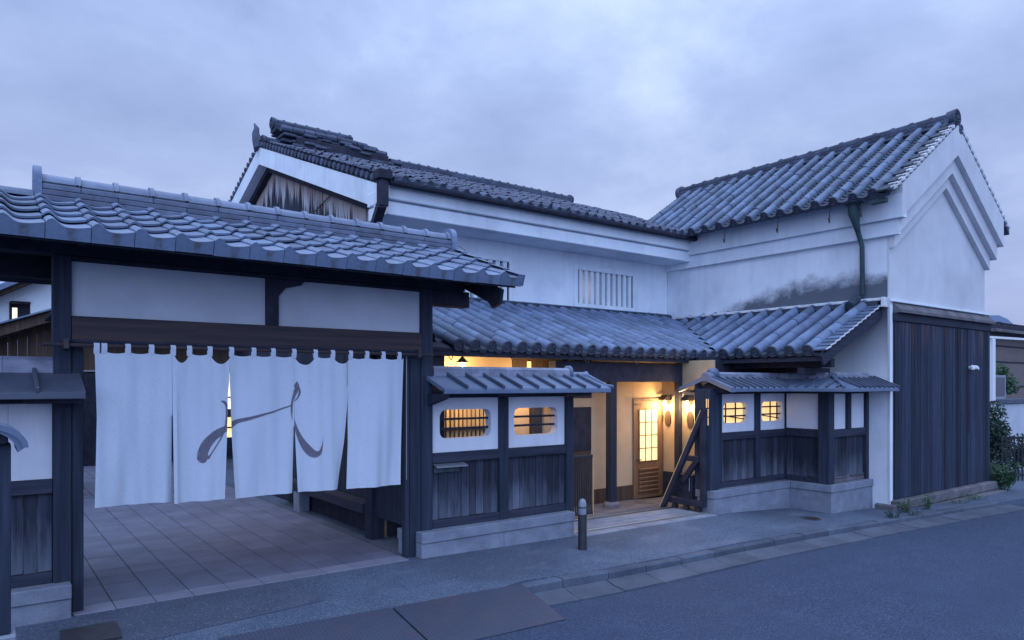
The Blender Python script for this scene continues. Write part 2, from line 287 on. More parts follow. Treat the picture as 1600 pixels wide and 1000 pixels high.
# ------------------------------------------------------------------ mesh helper
class M:
    def __init__(s): s.v = []; s.f = []
    def add(s, vs, fs):
        n = len(s.v); s.v += [tuple(p) for p in vs]; s.f += [tuple(i + n for i in f) for f in fs]; return s
    def box(s, x0, x1, y0, y1, z0, z1, c=.004, mtx=None):
        cx, cy, cz = (x0 + x1) / 2, (y0 + y1) / 2, (z0 + z1) / 2
        h = (abs(x1 - x0) / 2, abs(y1 - y0) / 2, abs(z1 - z0) / 2)
        c = min(c, min(h) * .45)
        if c <= 0:
            vs = [(cx + sx * h[0], cy + sy * h[1], cz + sz * h[2]) for sx in (-1, 1) for sy in (-1, 1) for sz in (-1, 1)]
            fs = [(0, 1, 3, 2), (4, 6, 7, 5), (0, 4, 5, 1), (2, 3, 7, 6), (0, 2, 6, 4), (1, 5, 7, 3)]
        else:
            vs = []; idx = {}
            for sx in (-1, 1):
                for sy in (-1, 1):
                    for sz in (-1, 1):
                        for a in range(3):
                            e = [h[i] - (0 if i == a else c) for i in range(3)]
                            idx[(sx, sy, sz, a)] = len(vs); vs.append((cx + sx * e[0], cy + sy * e[1], cz + sz * e[2]))
            fs = []
            S4 = ((-1, -1), (1, -1), (1, 1), (-1, 1))
            def key(a, sa, b, sb, d, sd_, ax):
                k = [0, 0, 0]; k[a] = sa; k[b] = sb; k[d] = sd_; return idx[(*k, ax)]
            for a in range(3):
                b, d = (a + 1) % 3, (a + 2) % 3
                for sa in (-1, 1):
                    q = [key(a, sa, b, p, d, r, a) for p, r in S4]
                    fs.append(q if sa > 0 else q[::-1])
            for a in range(3):
                b, d = (a + 1) % 3, (a + 2) % 3
                for sa in (-1, 1):
                    for sb in (-1, 1):
                        q = [key(a, sa, b, sb, d, -1, a), key(a, sa, b, sb, d, 1, a), key(a, sa, b, sb, d, 1, b), key(a, sa, b, sb, d, -1, b)]
                        fs.append(q[::-1] if sa * sb > 0 else q)
            for sx in (-1, 1):
                for sy in (-1, 1):
                    for sz in (-1, 1):
                        q = [idx[(sx, sy, sz, a)] for a in range(3)]
                        fs.append(q if sx * sy * sz > 0 else q[::-1])
        if mtx is not None: vs = [tuple(mtx @ Vector(p)) for p in vs]
        return s.add(vs, fs)
    def bar(s, a, b, w, t, up=(0, 0, 1), c=.004):       # timber from a to b, w wide across, t thick along up
        a, b = Vector(a), Vector(b); d = b - a; L = d.length; d.normalize()
        u = Vector(up); x = d.cross(u); x.normalize(); u = x.cross(d)
        m = Matrix((x, d, u)).transposed().to_4x4(); m.translation = a
        return s.box(-w / 2, w / 2, 0, L, -t / 2, t / 2, c, m)
    def prism(s, poly, axis, a0, a1):       # poly in the two other axes, extruded along axis
        n = len(poly)
        def P(p, a):
            return {'x': (a, p[0], p[1]), 'y': (p[0], a, p[1]), 'z': (p[0], p[1], a)}[axis]
        vs = [P(p, a0) for p in poly] + [P(p, a1) for p in poly]
        ar = sum(poly[i][0] * poly[(i + 1) % n][1] - poly[(i + 1) % n][0] * poly[i][1] for i in range(n))
        flip = (ar > 0) != (axis == 'y')
        if a1 < a0: flip = not flip
        fs = [tuple(range(n)), tuple(range(2 * n - 1, n - 1, -1))] + [(i, n + i, n + (i + 1) % n, (i + 1) % n) for i in range(n)]
        if flip: fs = [f[::-1] for f in fs]
        return s.add(vs, fs)
    def tube(s, pts, r, n=8, cap=True):
        pts = [Vector(p) for p in pts]; rr = r if isinstance(r, (list, tuple)) else [r] * len(pts)
        vs = []; fs = []; ref = None
        for i, p in enumerate(pts):
            d = (pts[min(i + 1, len(pts) - 1)] - pts[max(i - 1, 0)]).normalized()
            if ref is None: ref = Vector((0, 0, 1)) if abs(d.z) < .9 else Vector((1, 0, 0))
            x = d.cross(ref).normalized(); y = x.cross(d); ref = y if abs(y.dot(d)) < .5 else ref
            for k in range(n):
                a = 2 * pi * k / n; vs.append(p + (x * cos(a) + y * sin(a)) * rr[i])
        for i in range(len(pts) - 1):
            for k in range(n):
                fs.append((i * n + k, (i + 1) * n + k, (i + 1) * n + (k + 1) % n, i * n + (k + 1) % n))
        if cap: fs += [tuple(range(n)), tuple((len(pts) - 1) * n + k for k in range(n - 1, -1, -1))]
        return s.add(vs, fs)
    def lathe(s, prof, cx, cy, n=14):
        vs = []; fs = []
        for r, z in prof:
            for k in range(n): a = 2 * pi * k / n; vs.append((cx + r * cos(a), cy + r * sin(a), z))
        for i in range(len(prof) - 1):
            for k in range(n): fs.append((i * n + k, i * n + (k + 1) % n, (i + 1) * n + (k + 1) % n, (i + 1) * n + k))
        fs += [tuple(range(n))[::-1], tuple((len(prof) - 1) * n + k for k in range(n))]
        return s.add(vs, fs)
    def grid(s, fn, nu, nv):
        vs = [fn(i / nu, j / nv) for j in range(nv + 1) for i in range(nu + 1)]; w = nu + 1
        return s.add(vs, [(j * w + i, j * w + i + 1, (j + 1) * w + i + 1, (j + 1) * w + i) for j in range(nv) for i in range(nu)])
    def mesh(s, name, m, smooth=False, off=(0, 0, 0)):
        me = bpy.data.meshes.new(name)
        me.from_pydata([(p[0] - off[0], p[1] - off[1], p[2] - off[2]) for p in s.v], [], s.f); me.validate()
        me.materials.append(MT[m] if isinstance(m, str) else m)
        if smooth:
            me.polygons.foreach_set('use_smooth', [True] * len(me.polygons)); me.set_sharp_from_angle(angle=radians(38))
        me.update(); return me

LOC = {}
def root_of(o):
    while o.parent: o = o.parent
    return o
def tag(o, label=None, cat=None, group=None, kind=None):
    if label: o['label'] = label
    if cat: o['category'] = cat
    if group: o['group'] = group
    if kind: o['kind'] = kind
    return o
def thing(name, loc, label, cat, group=None):
    o = bpy.data.objects.new(name, None); o.empty_display_size = .2; COL.objects.link(o); o.location = loc; LOC[o] = Vector(loc)
    return tag(o, label, cat, group)
def obj(name, mb, m, parent=None, smooth=False, kind=None, label=None):
    """mesh given in world coordinates; origin at the owning thing's base"""
    off = LOC[root_of(parent)] if parent else Vector((0, 0, 0))
    o = bpy.data.objects.new(name, mb.mesh(name, m, smooth, off)); COL.objects.link(o)
    if parent: o.parent = parent
    return tag(o, label, None, None, kind)
def solo(name, mb, m, loc, label, cat, group=None, smooth=False):
    o = bpy.data.objects.new(name, mb.mesh(name, m, smooth, loc)); COL.objects.link(o); o.location = loc; LOC[o] = Vector(loc)
    return tag(o, label, cat, group)
def inst(name, me, mtx, parent):
    o = bpy.data.objects.new(name, me); COL.objects.link(o); o.parent = parent
    mtx = mtx.copy(); mtx.translation = mtx.translation - LOC[root_of(parent)]
    o.matrix_basis = mtx
    return o
def frame(ex, ey, ez, p):
    m = Matrix((ex, ey, ez)).transposed().to_4x4(); m.translation = p; return m
def lerp(a, b, t): return a + (b - a) * t
def pl(pts, x):
    if x <= pts[0][0]: return pts[0][1]
    for (a, b), (c, d) in zip(pts, pts[1:]):
        if x <= c: return b + (d - b) * (x - a) / (c - a)
    return pts[-1][1]

# ================================================================== ground
KY = [(-14, 6.9), (0, 6.05), (4.2, 5.85), (8.2, 5.77), (9.8, 5.66), (11.7, 5.5), (15.5, 5.12), (60, 2.0)]
KZ = [(-14, -.06), (4.3, -.07), (5.05, -.11), (5.75, -.14), (7, -.16), (9.8, -.17), (11.7, -.18), (15.5, -.2), (60, -.5)]
WZ = [(-14, 0), (4.1, 0), (6.4, -.04), (9.4, -.075), (11.5, -.19), (12.4, -.23), (13.2, -.31), (15, -.33), (17.4, -.34), (24, -.55), (60, -.9)]
RZ = [(-14, -.19), (4.5, -.21), (6, -.255), (9.8, -.27), (15.5, -.28), (24, -.50), (60, -.75)]
def gz(x, y):
    k = pl(KY, x); t = max(0., min(1., (7.1 - y) / (7.1 - k))); return lerp(pl(WZ, x), pl(KZ, x), t)
XS = [-40, -20, -14, -8, -4, -2, 0, 2, 3, 4.2, 4.6, 5.05, 5.75, 6.4, 7, 8.2, 9.4, 9.8, 10.6, 11.5, 12.2, 13, 14, 15.5, 17, 19, 21.5, 24, 30, 40, 60, 200]
mb = M(); n = len(XS)
ys = lambda x: [-300, -60, -20, -8, -2, 1, 3, 4.2, pl(KY, x) - .02]
vs = []
for x in XS:
    for y in ys(x): vs.append((x, y, pl(RZ, x) - (.05 if y < 3 else 0) * min(1, (3 - y) / 6)))
mb.add(vs, [(i * 9 + j, (i + 1) * 9 + j, (i + 1) * 9 + j + 1, i * 9 + j + 1) for i in range(n - 1) for j in range(8)])
obj('road', mb, 'asphalt', kind='structure')
mb = M(); vs = []
T = [0, .15, .3, .45, .6, .75, .9, 1.0]
for x in XS:
    k = pl(KY, x) + (.115 if 4.3 < x < 15.4 else -.02)
    vs.append((x, k, gz(x, k) - .5))
    for t in T: y = lerp(k, 7.2, t); vs.append((x, y, gz(x, y)))
    for y in (9, 12, 16, 40, 300): vs.append((x, y, pl(WZ, x) - .012))
w = len(T) + 6
mb.add(vs, [(i * w + j, (i + 1) * w + j, (i + 1) * w + j + 1, i * w + j + 1) for i in range(n - 1) for j in range(w - 1)])
obj('pavement', mb, 'pavement', kind='structure')

# kerb stones and gutter slabs
kerb = thing('kerb', (5, 5.8, -.2), None, None); tag(kerb, kind='structure')
xk = [4.35, 5.06, 5.74, 6.35, 6.98, 7.6, 8.22, 8.85, 9.5, 10.1, 10.75, 11.4, 12.0, 12.65, 13.3, 13.95, 14.6, 15.3]
for a, b in zip(xk, xk[1:]):
    a += .006; b -= .006; d = R(-.006, .006)
    za, zb = pl(KZ, a) + d, pl(KZ, b) + d + R(-.004, .004); ya, yb = pl(KY, a), pl(KY, b)
    if a < 4.5: za -= .03
    m_ = M(); r = .016
    vs = []
    for x, y, z in ((a, ya, za), (b, yb, zb)):
        vs += [(x, y - .012, -.42), (x, y, z - r), (x, y + r, z), (x, y + .125, z), (x, y + .125, -.42)]
    m_.add(vs, [(0, 5, 6, 1), (1, 6, 7, 2), (2, 7, 8, 3), (3, 8, 9, 4), (0, 1, 2, 3, 4), (9, 8, 7, 6, 5)])
    obj('kerb_stone', m_, 'kerb', kerb)
gut = thing('gutter', (5, 5.5, -.25), None, None); tag(gut, kind='structure')
xg = [4.45 + .62 * i for i in range(18)] + [15.5]
for a, b in zip(xg, xg[1:]):
    a += .005; b -= .005; m_ = M(); vs = []; t = R(-.004, .004)
    for x in (a, b):
        y = pl(KY, x); z = pl(RZ, x) + t
        vs += [(x - .12, y - .42, z + .020), (x - .06, y - .2, z + .014), (x, y - .014, z + .026), (x, y - .014, z - .08), (x - .12, y - .42, z - .08)]
    m_.add(vs, [(0, 5, 6, 1), (1, 6, 7, 2), (2, 7, 8, 3), (4, 9, 5, 0), (0, 1, 2, 3, 4), (9, 8, 7, 6, 5)])
    obj('gutter_slab', m_, 'concrete', gut)

# courtyard floor behind the curtain: square tiles in a dark bed, a pale edging strip at the front
cf = M().box(.645, 3.93, 7.172, 24, -.06, .0005, 0)
floor = obj('courtyard_floor', cf, 'joint', kind='structure'); LOC[floor] = Vector((0, 0, 0))
TW = .3265; x0 = .655
tm = M().box(-TW / 2 + .0045, TW / 2 - .0045, -TW / 2 + .0022, TW / 2 - .0022, -.02, .0, .003).mesh('floor_tile', 'floor_tile')
def tile_mtx(i, j): return Matrix.Translation((x0 + TW * (i + .5), 7.42 + TW * (j + .5), .006 + R(-.0012, .0012))) @ Matrix.Rotation(R(-.002, .002), 4, 'Y')
for j in range(28):
    for i in range(10): inst('floor_tile', tm, tile_mtx(i, j), floor)
far = M()
for j in range(28, 50):
    for i in range(10):
        p = tile_mtx(i, j).translation; far.box(p.x - TW / 2 + .004, p.x + TW / 2 - .004, p.y - TW / 2 + .004, p.y + TW / 2 - .004, -.01, .006, 0)
obj('distant_floor_tiles', far, 'floor_tile', floor, kind='stuff')
for i in range(10):
    st = M().box(x0 + TW * i + .003, x0 + TW * (i + 1) - .003, 7.17, 7.415, -.03, .0075, .004)
    obj('edging_stone', st, 'edging', floor)

# worn sill of the sliding gate between the two garden walls
sill = thing('gate_threshold', (7.9, 7.5, -.06), None, None); tag(sill, kind='structure')
def strip(y0, y1, z, m, name, xa=6.42, xb=9.34, k=3):
    for i in range(k):
        a, b = lerp(xa, xb, i / k) + .004, lerp(xa, xb, (i + 1) / k) - .004
        q = M().box(a, b, y0, y1, -.2, z, .006); 
        q.v = [(p[0], p[1], p[2] - .0125 * (p[0] - 6.4)) for p in q.v]
        obj(name, q, m, sill)
strip(7.04, 7.22, -.030, 'granite', 'sill_stone'); strip(7.27, 7.56, -.028, 'granite', 'sill_stone', k=2); strip(7.58, 7.86, -.026, 'granite', 'sill_stone', k=3)
for y in (7.245, 7.925):
    q = M().box(6.42, 9.34, y - .011, y + .011, -.2, -.012, .004); q.v = [(p[0], p[1], p[2] - .0125 * (p[0] - 6.4)) for p in q.v]
    obj('guide_rail', q, 'rail', sill)
strip(8.0, 8.9, -.045, 'oldstone', 'step_stone', 6.5, 10.2, 4)

pp = [(.76, 7.12), (2.55, 7.12), (2.75, 6.55), (1.55, 6.12), (.35, 6.30), (.30, 7.05)]
q = M(); NX = 10
for i in range(NX):
    for j in range(6):
        def pq(i, j):
            u, v = i / NX, j / 6; x = lerp(lerp(.45, 2.62, u), lerp(.70, 2.50, u), v); y = lerp(lerp(6.22, 6.42, u), 7.13, v); return (x, y, gz(x, y) + .004)
        q.add([pq(i, j), pq(i + 1, j), pq(i + 1, j + 1), pq(i, j + 1)], [(0, 1, 2, 3)])
obj('pavement_patch', q, 'patch', kind='structure')
# steel covers over the gutter where cars drive in
def plate(pts, label, grp='steel covers over the gutter'):
    cx = sum(p[0] for p in pts) / 4; cy = sum(p[1] for p in pts) / 4
    q = M(); q.add([(*p, ) for p in pts] + [(p[0], p[1], p[2] - .02) for p in pts], [(0, 1, 2, 3), (7, 6, 5, 4), (1, 0, 4, 5), (2, 1, 5, 6), (3, 2, 6, 7), (0, 3, 7, 4)])
    solo('steel_plate', q, 'steel', (cx, cy, -.1), label, 'steel plate', grp)
plate([(3.05, 5.10, -.196), (4.40, 5.03, -.199), (4.47, 5.80, -.052), (3.05, 5.895, -.050)], 'rusty steel cover over the gutter, the one next to the first kerb stone')
plate([(1.55, 5.20, -.193), (3.03, 5.10, -.196), (3.03, 5.897, -.050), (1.55, 6.02, -.050)], 'rusty steel cover over the gutter in front of the gate, farther from the kerb stones')
q = M().box(.52, .93, 6.42, 6.86, -.06, -.009, .004)
q.v = [(p[0] + (p[1] - 6.64) * .05, p[1], p[2]) for p in q.v]
solo('drain_cover', q, 'iron', (.72, 6.64, -.02), 'small dark drain cover set in the pavement by the left gate post', 'drain cover')
mh = M().lathe([(.17, -.02), (.17, .004), (.155, .008), (.15, .002), (.0, .002)], 0, 0, 24)
for i in range(-2, 3):
    for j in range(-2, 3):
        if i * i + j * j < 7: mh.box(i * .05 - .015, i * .05 + .015, j * .05 - .015, j * .05 + .015, .001, .007, 0)
o = bpy.data.objects.new('manhole_cover', mh.mesh('manhole_cover', 'iron')); COL.objects.link(o); o.location = (10.68, 6.28, gz(10.68, 6.28) - .001)
tag(o, 'small round dark valve cover in the pavement before the corner wall', 'manhole cover')

# ================================================================== roof tile kit
def stile_mesh(w, L, eave=False, A=.052, th=.022, nu=14):
    """wave-profile tile: x across, y up the slope (y=0 is the lower edge), z off the roof"""
    p = lambda s: .060 * math.exp(-((s - .14) / .175) ** 2) + .024 * max(0, (s - .52) / .48) ** 1.7
    q = M(); us = [i / nu for i in range(nu + 1)]; vs = []
    g = .0025
    X = lambda s: g + (w - 2 * g) * s
    zb = -.075 if eave else None
    for s in us: vs.append((X(s), .0, (zb if eave else p(s) + .004)))
    for s in us: vs.append((X(s), -.004 if eave else 0, p(s) + th))
    for s in us: vs.append((X(s), .012, p(s) + th + .003))
    for s in us: vs.append((X(s), L + .05, p(s) - th * L * .0))
    n_ = nu + 1; fs = []
    for r in range(3):
        for i in range(nu): fs.append((r * n_ + i, r * n_ + i + 1, (r + 1) * n_ + i + 1, (r + 1) * n_ + i))
    if eave:
        k = len(vs)
        for s in us: vs.append((X(s), .035, zb))
        for i in range(nu): fs.append((k + i, k + i + 1, i + 1, i))
        for s in (0, nu):
            fs.append((s, n_ + s, 3 * n_ + s, k + s))
    else:
        fs += [(0, n_, 3 * n_), (nu, n_ + nu, 3 * n_ + nu)]
    return q.add(vs, fs)
def cover_mesh(r, L, seg=9):
    """half-round cover tile, lower end a little proud of the one below"""
    q = M(); vs = []
    def ringv(rad, y, dz): return [(rad * cos(lerp(-.28, pi + .28, k / seg)), y, rad * sin(lerp(-.28, pi + .28, k / seg)) + dz) for k in range(seg + 1)]
    vs += ringv(r * .94, -.001, .0) + ringv(r, 0, .002) + ringv(r * .993, L * .5, .001) + ringv(r * .98, L + .03, -.001)
    n_ = seg + 1
    fs = [(a * n_ + k, a * n_ + k + 1, (a + 1) * n_ + k + 1, (a + 1) * n_ + k) for a in range(3) for k in range(seg)]
    return q.add(vs, fs)
def eave_cover_mesh(r, L, crest=True):
    """cover tile closed by a round end disc with a raised rim and a comma crest"""
    q = cover_mesh(r, L); q.split = len(q.f); n_ = 16; R0 = r * 1.06
    vs = []; cz = r * .02
    for rad, y in ((R0, .014), (R0, -.016), (R0 * .80, -.019), (R0 * .74, -.004), (R0 * .0001, -.004)):
        vs += [(rad * cos(2 * pi * k / n_), y, rad * sin(2 * pi * k / n_) + cz) for k in range(n_)]
    q.add(vs, [(a * n_ + k, a * n_ + (k + 1) % n_, (a + 1) * n_ + (k + 1) % n_, (a + 1) * n_ + k) for a in range(4) for k in range(n_)])
    if crest:
        for c in range(3):
            pts = []
            for k in range(5):
                a = 2 * pi * c / 3 + k * .42; rad = R0 * (.20 + .105 * k); pts.append((rad * cos(a), -.010, rad * sin(a) + cz))
            q.tube(pts, [r * .16, r * .15, r * .12, r * .09, r * .03], 5)
    return q
def two_tone(q, name, m1, m2):
    me = q.mesh(name, m1, True); me.materials.append(MT[m2])
    for p in me.polygons:
        if p.index >= q.split: p.material_index = 1
    return me
def pan_strip(q, O, ex, es, en, s0, s1, xa, xb, sag, lift=.018, lip=False, skip=0.):
    """one concave pan tile between two cover rows, added to a joined mesh"""
    nu = 4; vs = []
    for y, l in ((s0, lift * .1), (s0, lift), (s1 + .04, .0)):
        for i in range(nu + 1):
            t = i / nu; z = -sag * (1 - (2 * t - 1) ** 2) + l
            vs.append(O + ex * lerp(xa, xb, t) + es * y + en * z)
    if lip:
        for i in range(nu + 1):
            t = i / nu; vs[i] = O + ex * lerp(xa, xb, t) + es * s0 + en * (-sag * (1 - (2 * t - 1) ** 2) - .035)
    n_ = nu + 1
    q.add(vs, [(a * n_ + i, a * n_ + i + 1, (a + 1) * n_ + i + 1, (a + 1) * n_ + i) for a in range(2) for i in range(nu)])
def barrel_roof(parent, O, ex, es, cols, L, row, r, m, mpan, pitch, start=None, stop=None, discs=True, jit=.004, pans=True, lip=True, pan_rows=1, wav=0., crest=True, single_rows=999, mdisc='tile_disc', sag=.062, raise_=.026):
    """cols: distances along ex of the cover rows; start/stop(col) give the clipped range up the slope"""
    en = ex.cross(es).normalized()
    if en.z < 0: en = -en
    cm = cover_mesh(r, row).mesh('cover_tile', m, True); em = two_tone(eave_cover_mesh(r, row, crest), 'eave_tile', m, mdisc)
    rest = M()
    # keep the tile basis right handed so that the lower ring faces outwards
    X = es.cross(en)
    for c in cols:
        a = start(c) if start else 0.; b = min(stop(c) if stop else L, L)
        k0 = int(round(a / row)); s = a; i = 0
        while s < b - .03:
            P = O + ex * c + es * s + en * (raise_ + R(-jit, jit) + wav * sin(c * 2.1 + s * 1.7)) + X * R(-jit, jit) * 1.5
            mt = frame(X, es, en, P) @ Matrix.Rotation(R(-.010, .010), 4, 'Z')
            first = i == 0 and discs and a < .02
            if i < single_rows:
                inst('eave_tile' if first else 'cover_tile', em if first else cm, mt, parent)
            else:
                seg = 4; v = []
                for y, rr in ((0, r), (row + .02, r * .93)):
                    v += [mt @ Vector((rr * cos(pi * k / seg), y, rr * sin(pi * k / seg))) for k in range(seg + 1)]
                rest.add(v, [(k, k + 1, seg + 2 + k, seg + 1 + k) for k in range(seg)])
            s += row; i += 1
    if rest.v: obj('far_cover_tiles', rest, m, parent, True, 'stuff')
    if pans:
        q = M(); cs = list(cols); d = pitch
        pr = row / pan_rows
        for c in cs + [cs[-1] + d]:
            cm_ = c - d / 2
            a = start(cm_) if start else 0.; b = min(stop(cm_) if stop else L, L); s = a if a > .02 else -.02; i = 0
            while s < b - .02:
                pan_strip(q, O + en * (.012 + R(-.003, .003)), ex, es, en, s, min(s + pr, b), c - d + r * .6, c - r * .6, sag, .022 + R(-.004, .004), lip and i == 0 and a < .02)
                s += pr; i += 1
        obj('pan_tiles', q, mpan, parent, True, 'stuff')

# ================================================================== entrance gate
gate = thing('entrance_gate', (2.4, 7.35, 0), 'timber gateway with grey plaster transom panels and a wave tiled roof', 'gate')
P = lambda name, m, *b, c=.006, par=None: obj(name, M().box(*b, c), m, par or gate)
P('post', 'timber_v', .515, .650, 7.25, 7.47, -.05, 3.12); P('post', 'timber_v', 4.125, 4.275, 7.25, 7.47, -.05, 3.12)
P('post', 'timber_v', .64, .80, 8.42, 8.62, -.02, 3.05); P('post', 'timber_v', 4.05, 4.24, 8.42, 8.62, -.02, 3.05)
P('jamb', 'timber_v', .652, .742, 7.268, 7.42, -.05, 2.372); P('jamb', 'timber_v', 3.985, 4.123, 7.268, 7.42, -.05, 2.372)
P('door_track', 'timber_v', 3.925, 3.983, 7.285, 7.36, -.02, 2.372, c=.003)
P('metal_strip', 'alu', 3.938, 3.948, 7.279, 7.284, .9, 2.33, c=0)
P('lintel', 'timber_red', .652, 4.123, 7.235, 7.45, 2.375, 2.594)
P('transom_strut', 'timber_dark', 2.338, 2.462, 7.255, 7.40, 2.596, 3.078)
obj('strut_bracket', M().prism([(2.464, 3.076), (2.74, 3.076), (2.70, 3.03), (2.54, 2.99), (2.464, 2.90)], 'y', 7.27, 7.299), 'timber_dark', gate)
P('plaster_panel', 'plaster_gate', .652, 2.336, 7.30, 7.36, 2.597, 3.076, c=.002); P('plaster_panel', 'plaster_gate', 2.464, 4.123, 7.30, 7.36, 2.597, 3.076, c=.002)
P('top_beam', 'timber_dark', -1.0, 4.72, 7.24, 7.44, 3.122, 3.32); P('top_beam', 'timber_dark', -1.0, 4.72, 8.43, 8.61, 3.052, 3.32)
P('head_rail', 'timber_dark', .652, 4.123, 7.25, 7.42, 3.080, 3.118)
P('rear_lintel', 'timber_dark', .682, 4.048, 8.45, 8.58, 2.5, 2.72)
P('ceiling', 'timber_dark', .52, 4.27, 7.48, 8.41, 2.62, 2.66)
# roof
YE, ZE, YRi, ZR_ = 6.45, 3.185, 7.95, 3.735
slope = atan2(ZR_ - ZE, YRi - YE); SL = sqrt((ZR_ - ZE) ** 2 + (YRi - YE) ** 2)
roof = obj('roof', M().prism([(YE + .06, ZE - .055), (YE + .06, ZE - .085), (YRi, ZR_ - .07), (2 * YRi - YE - .06, ZE - .085), (2 * YRi - YE - .06, ZE - .02), (YRi, ZR_ - .01)], 'x', -1.35, 4.93), 'timber_dark', gate)
TWG, NC, NR = .3053, 19, 5
RL = SL / NR
ex, es = Vector((1, 0, 0)), Vector((0, cos(slope), sin(slope))); en = ex.cross(es)
s1 = stile_mesh(TWG, RL).mesh('roof_tile', 'tile', True); s2 = stile_mesh(TWG, RL, True).mesh('eave_tile', 'tile_eave', True)
XL = 4.985 - NC * TWG
for i in range(NC):
    for j in range(NR):
        t = frame(ex, es, en, Vector((XL + i * TWG, YE, ZE)) + es * (RL * j) + en * R(-.004, .004)) @ Matrix.Rotation(-.030 + R(-.006, .006), 4, 'X') @ Matrix.Rotation(R(-.010, .010), 4, 'Z')
        inst('eave_tile' if j == 0 else 'roof_tile', s2 if j == 0 else s1, t, roof)
es2 = Vector((0, -cos(slope), sin(slope))); en2 = Vector((0, sin(slope), cos(slope)))
back = M()
prof = [(.052 * ((1 + cos(2 * pi * (k / 8 - .1))) / 2) ** 1.45) for k in range(9)]
for i in range(NC):
    for j in range(NR):
        o_ = Vector((XL + i * TWG, 2 * YRi - YE, ZE)) + es2 * RL * j
        v = [o_ + ex * (TWG * k / 8) + en2 * (prof[k] + h) + es2 * s for s, h in ((0, .0), (0, .02), (RL, 0)) for k in range(9)]
        back.add(v, [(a * 9 + k, a * 9 + k + 1, (a + 1) * 9 + k + 1, (a + 1) * 9 + k) for a in (0, 1) for k in range(8)])
obj('rear_tiles', back, 'tile', roof, True, 'stuff')
# verge tiles: flat tiles with a turned-down edge on the right gable end
vm = M().add([(0, 0, .03), (.10, 0, .03), (.10, RL + .03, .012), (0, RL + .03, .012), (0, 0, .0), (.10, 0, -.10), (.10, RL + .03, -.115), (0, RL + .03, .0)],
             [(0, 1, 2, 3), (0, 4, 5, 1), (1, 5, 6, 2)]).mesh('verge_tile', 'tile')
for j in range(NR):
    inst('verge_tile', vm, frame(ex, es, en, Vector((4.915, YE - .01, ZE + .035)) + es * RL * j), roof)
# rafters and gable boards
for i in range(20):
    x = -1.2 + i * .315
    if x < 4.85: obj('rafter', M().bar((x, YE + .34, ZE - .03), (x, YRi, ZR_ - .115), .05, .06, (0, -sin(slope), cos(slope))), 'timber_dark', gate)
for x in (4.80,):
    obj('gable_board', M().prism([(YE + .16, ZE - .10), (YE + .20, ZE - .26), (YE + .34, ZE - .30), (YE + .42, ZE - .22), (YRi, ZR_ - .33), (2 * YRi - YE - .16, ZE - .24), (2 * YRi - YE - .16, ZE - .10), (YRi, ZR_ - .09)], 'x', x, x + .045), 'timber_dark', gate)
P('beam_end', 'timber_dark', 4.277, 4.797, 7.26, 7.42, 2.93, 3.118)
# ridge: stacked flat courses, a row of round caps with collars and end tiles
def ridge_line(parent, xa, xb, y, z0, z1, half, m, capr, seg, course_h=.055, collar=True, mcourse=None):
    z = z0; k = 0; L = .62
    while z + course_h <= z1 - capr * .8 + 1e-6:
        hw = half - .012 * k; x = xa - (.0 if k % 2 else L / 2)
        while x < xb:
            a, b = max(x, xa) + .002, min(x + L, xb) - .002
            if b - a > .03: obj('ridge_course_tile', M().box(a, b, y - hw, y + hw, z + .003, z + course_h - .003, .006), mcourse or m, parent)
            x += L
        z += course_h; k += 1
    zc_ = z1 - capr; n_ = max(1, int(round((xb - xa) / seg))); d = (xb - xa) / n_
    base = M(); nn = 9
    for a, b, rr in ((0, d - .0, capr),):
        v = []
        for xx, r2 in ((0, rr), (d - .045, rr * .97), (d - .045, rr * 1.22), (d - .004, rr * 1.22), (d - .004, rr * .9)) if collar else ((0, rr), (d - .004, rr)):
            v += [(xx, -r2 * 1.05 * cos(pi * k / (nn - 1)), r2 * sin(pi * k / (nn - 1))) for k in range(nn)]
        rows = len(v) // nn
        base.add(v, [(q_ * nn + k, q_ * nn + k + 1, (q_ + 1) * nn + k + 1, (q_ + 1) * nn + k) for q_ in range(rows - 1) for k in range(nn - 1)])
    cme = base.mesh('ridge_cap', m, True)
    for i in range(n_): inst('ridge_cap', cme, Matrix.Translation((xa + i * d, y, zc_ + R(-.003, .003))) @ Matrix.Rotation(R(-.006, .006), 4, 'Y'), parent)
    obj('ridge_bed', M().box(xa + .01, xb - .01, y - half + .05, y + half - .05, z0 - .02, zc_ - .004, 0), 'tile_shadow', parent)
ridge_line(roof, .47, 4.90, YRi, 3.690, 3.962, .145, 'tile_eave2', .086, .3165, .055, mcourse='tile_course')
def end_plate(x, thick, zb, zt, hw, parent, m='tile', y=YRi):
    pts = [(y - hw, zb), (y - hw * 1.0, zt - hw)] + [(y - hw * cos(pi * k / 10), zt - hw + hw * sin(pi * k / 10)) for k in range(1, 10)] + [(y + hw, zt - hw), (y + hw, zb)]
    return obj('ridge_end_tile', M().prism(pts, 'x', x, x + thick), m, parent, True)
end_plate(.405, .065, 3.68, 4.03, .125, roof); end_plate(4.90, .075, 3.68, 4.03, .135, roof)
obj('ridge_end_crest', M().prism([(YRi + .05 * cos(2 * pi * k / 12), 3.90 + .05 * sin(2 * pi * k / 12)) for k in range(12)], 'x', 4.976, 4.99), 'tile', roof, True)
for a, b in ((-1.35, -.93), (-.926, -.506), (-.502, -.05), (-.046, .402)):
    obj('low_ridge_cap', M().grid(lambda u, v, a=a, b=b: (lerp(a, b, u), YRi - .16 * cos(pi * v), 3.71 + .085 * sin(pi * v)), 2, 8), 'tile', roof, True)
obj('wire', M().tube([(4.95, 7.93, 3.80), (5.06, 7.9, 3.81), (5.13, 7.88, 3.77), (5.14, 7.87, 3.70)], .004, 5), 'iron', roof)
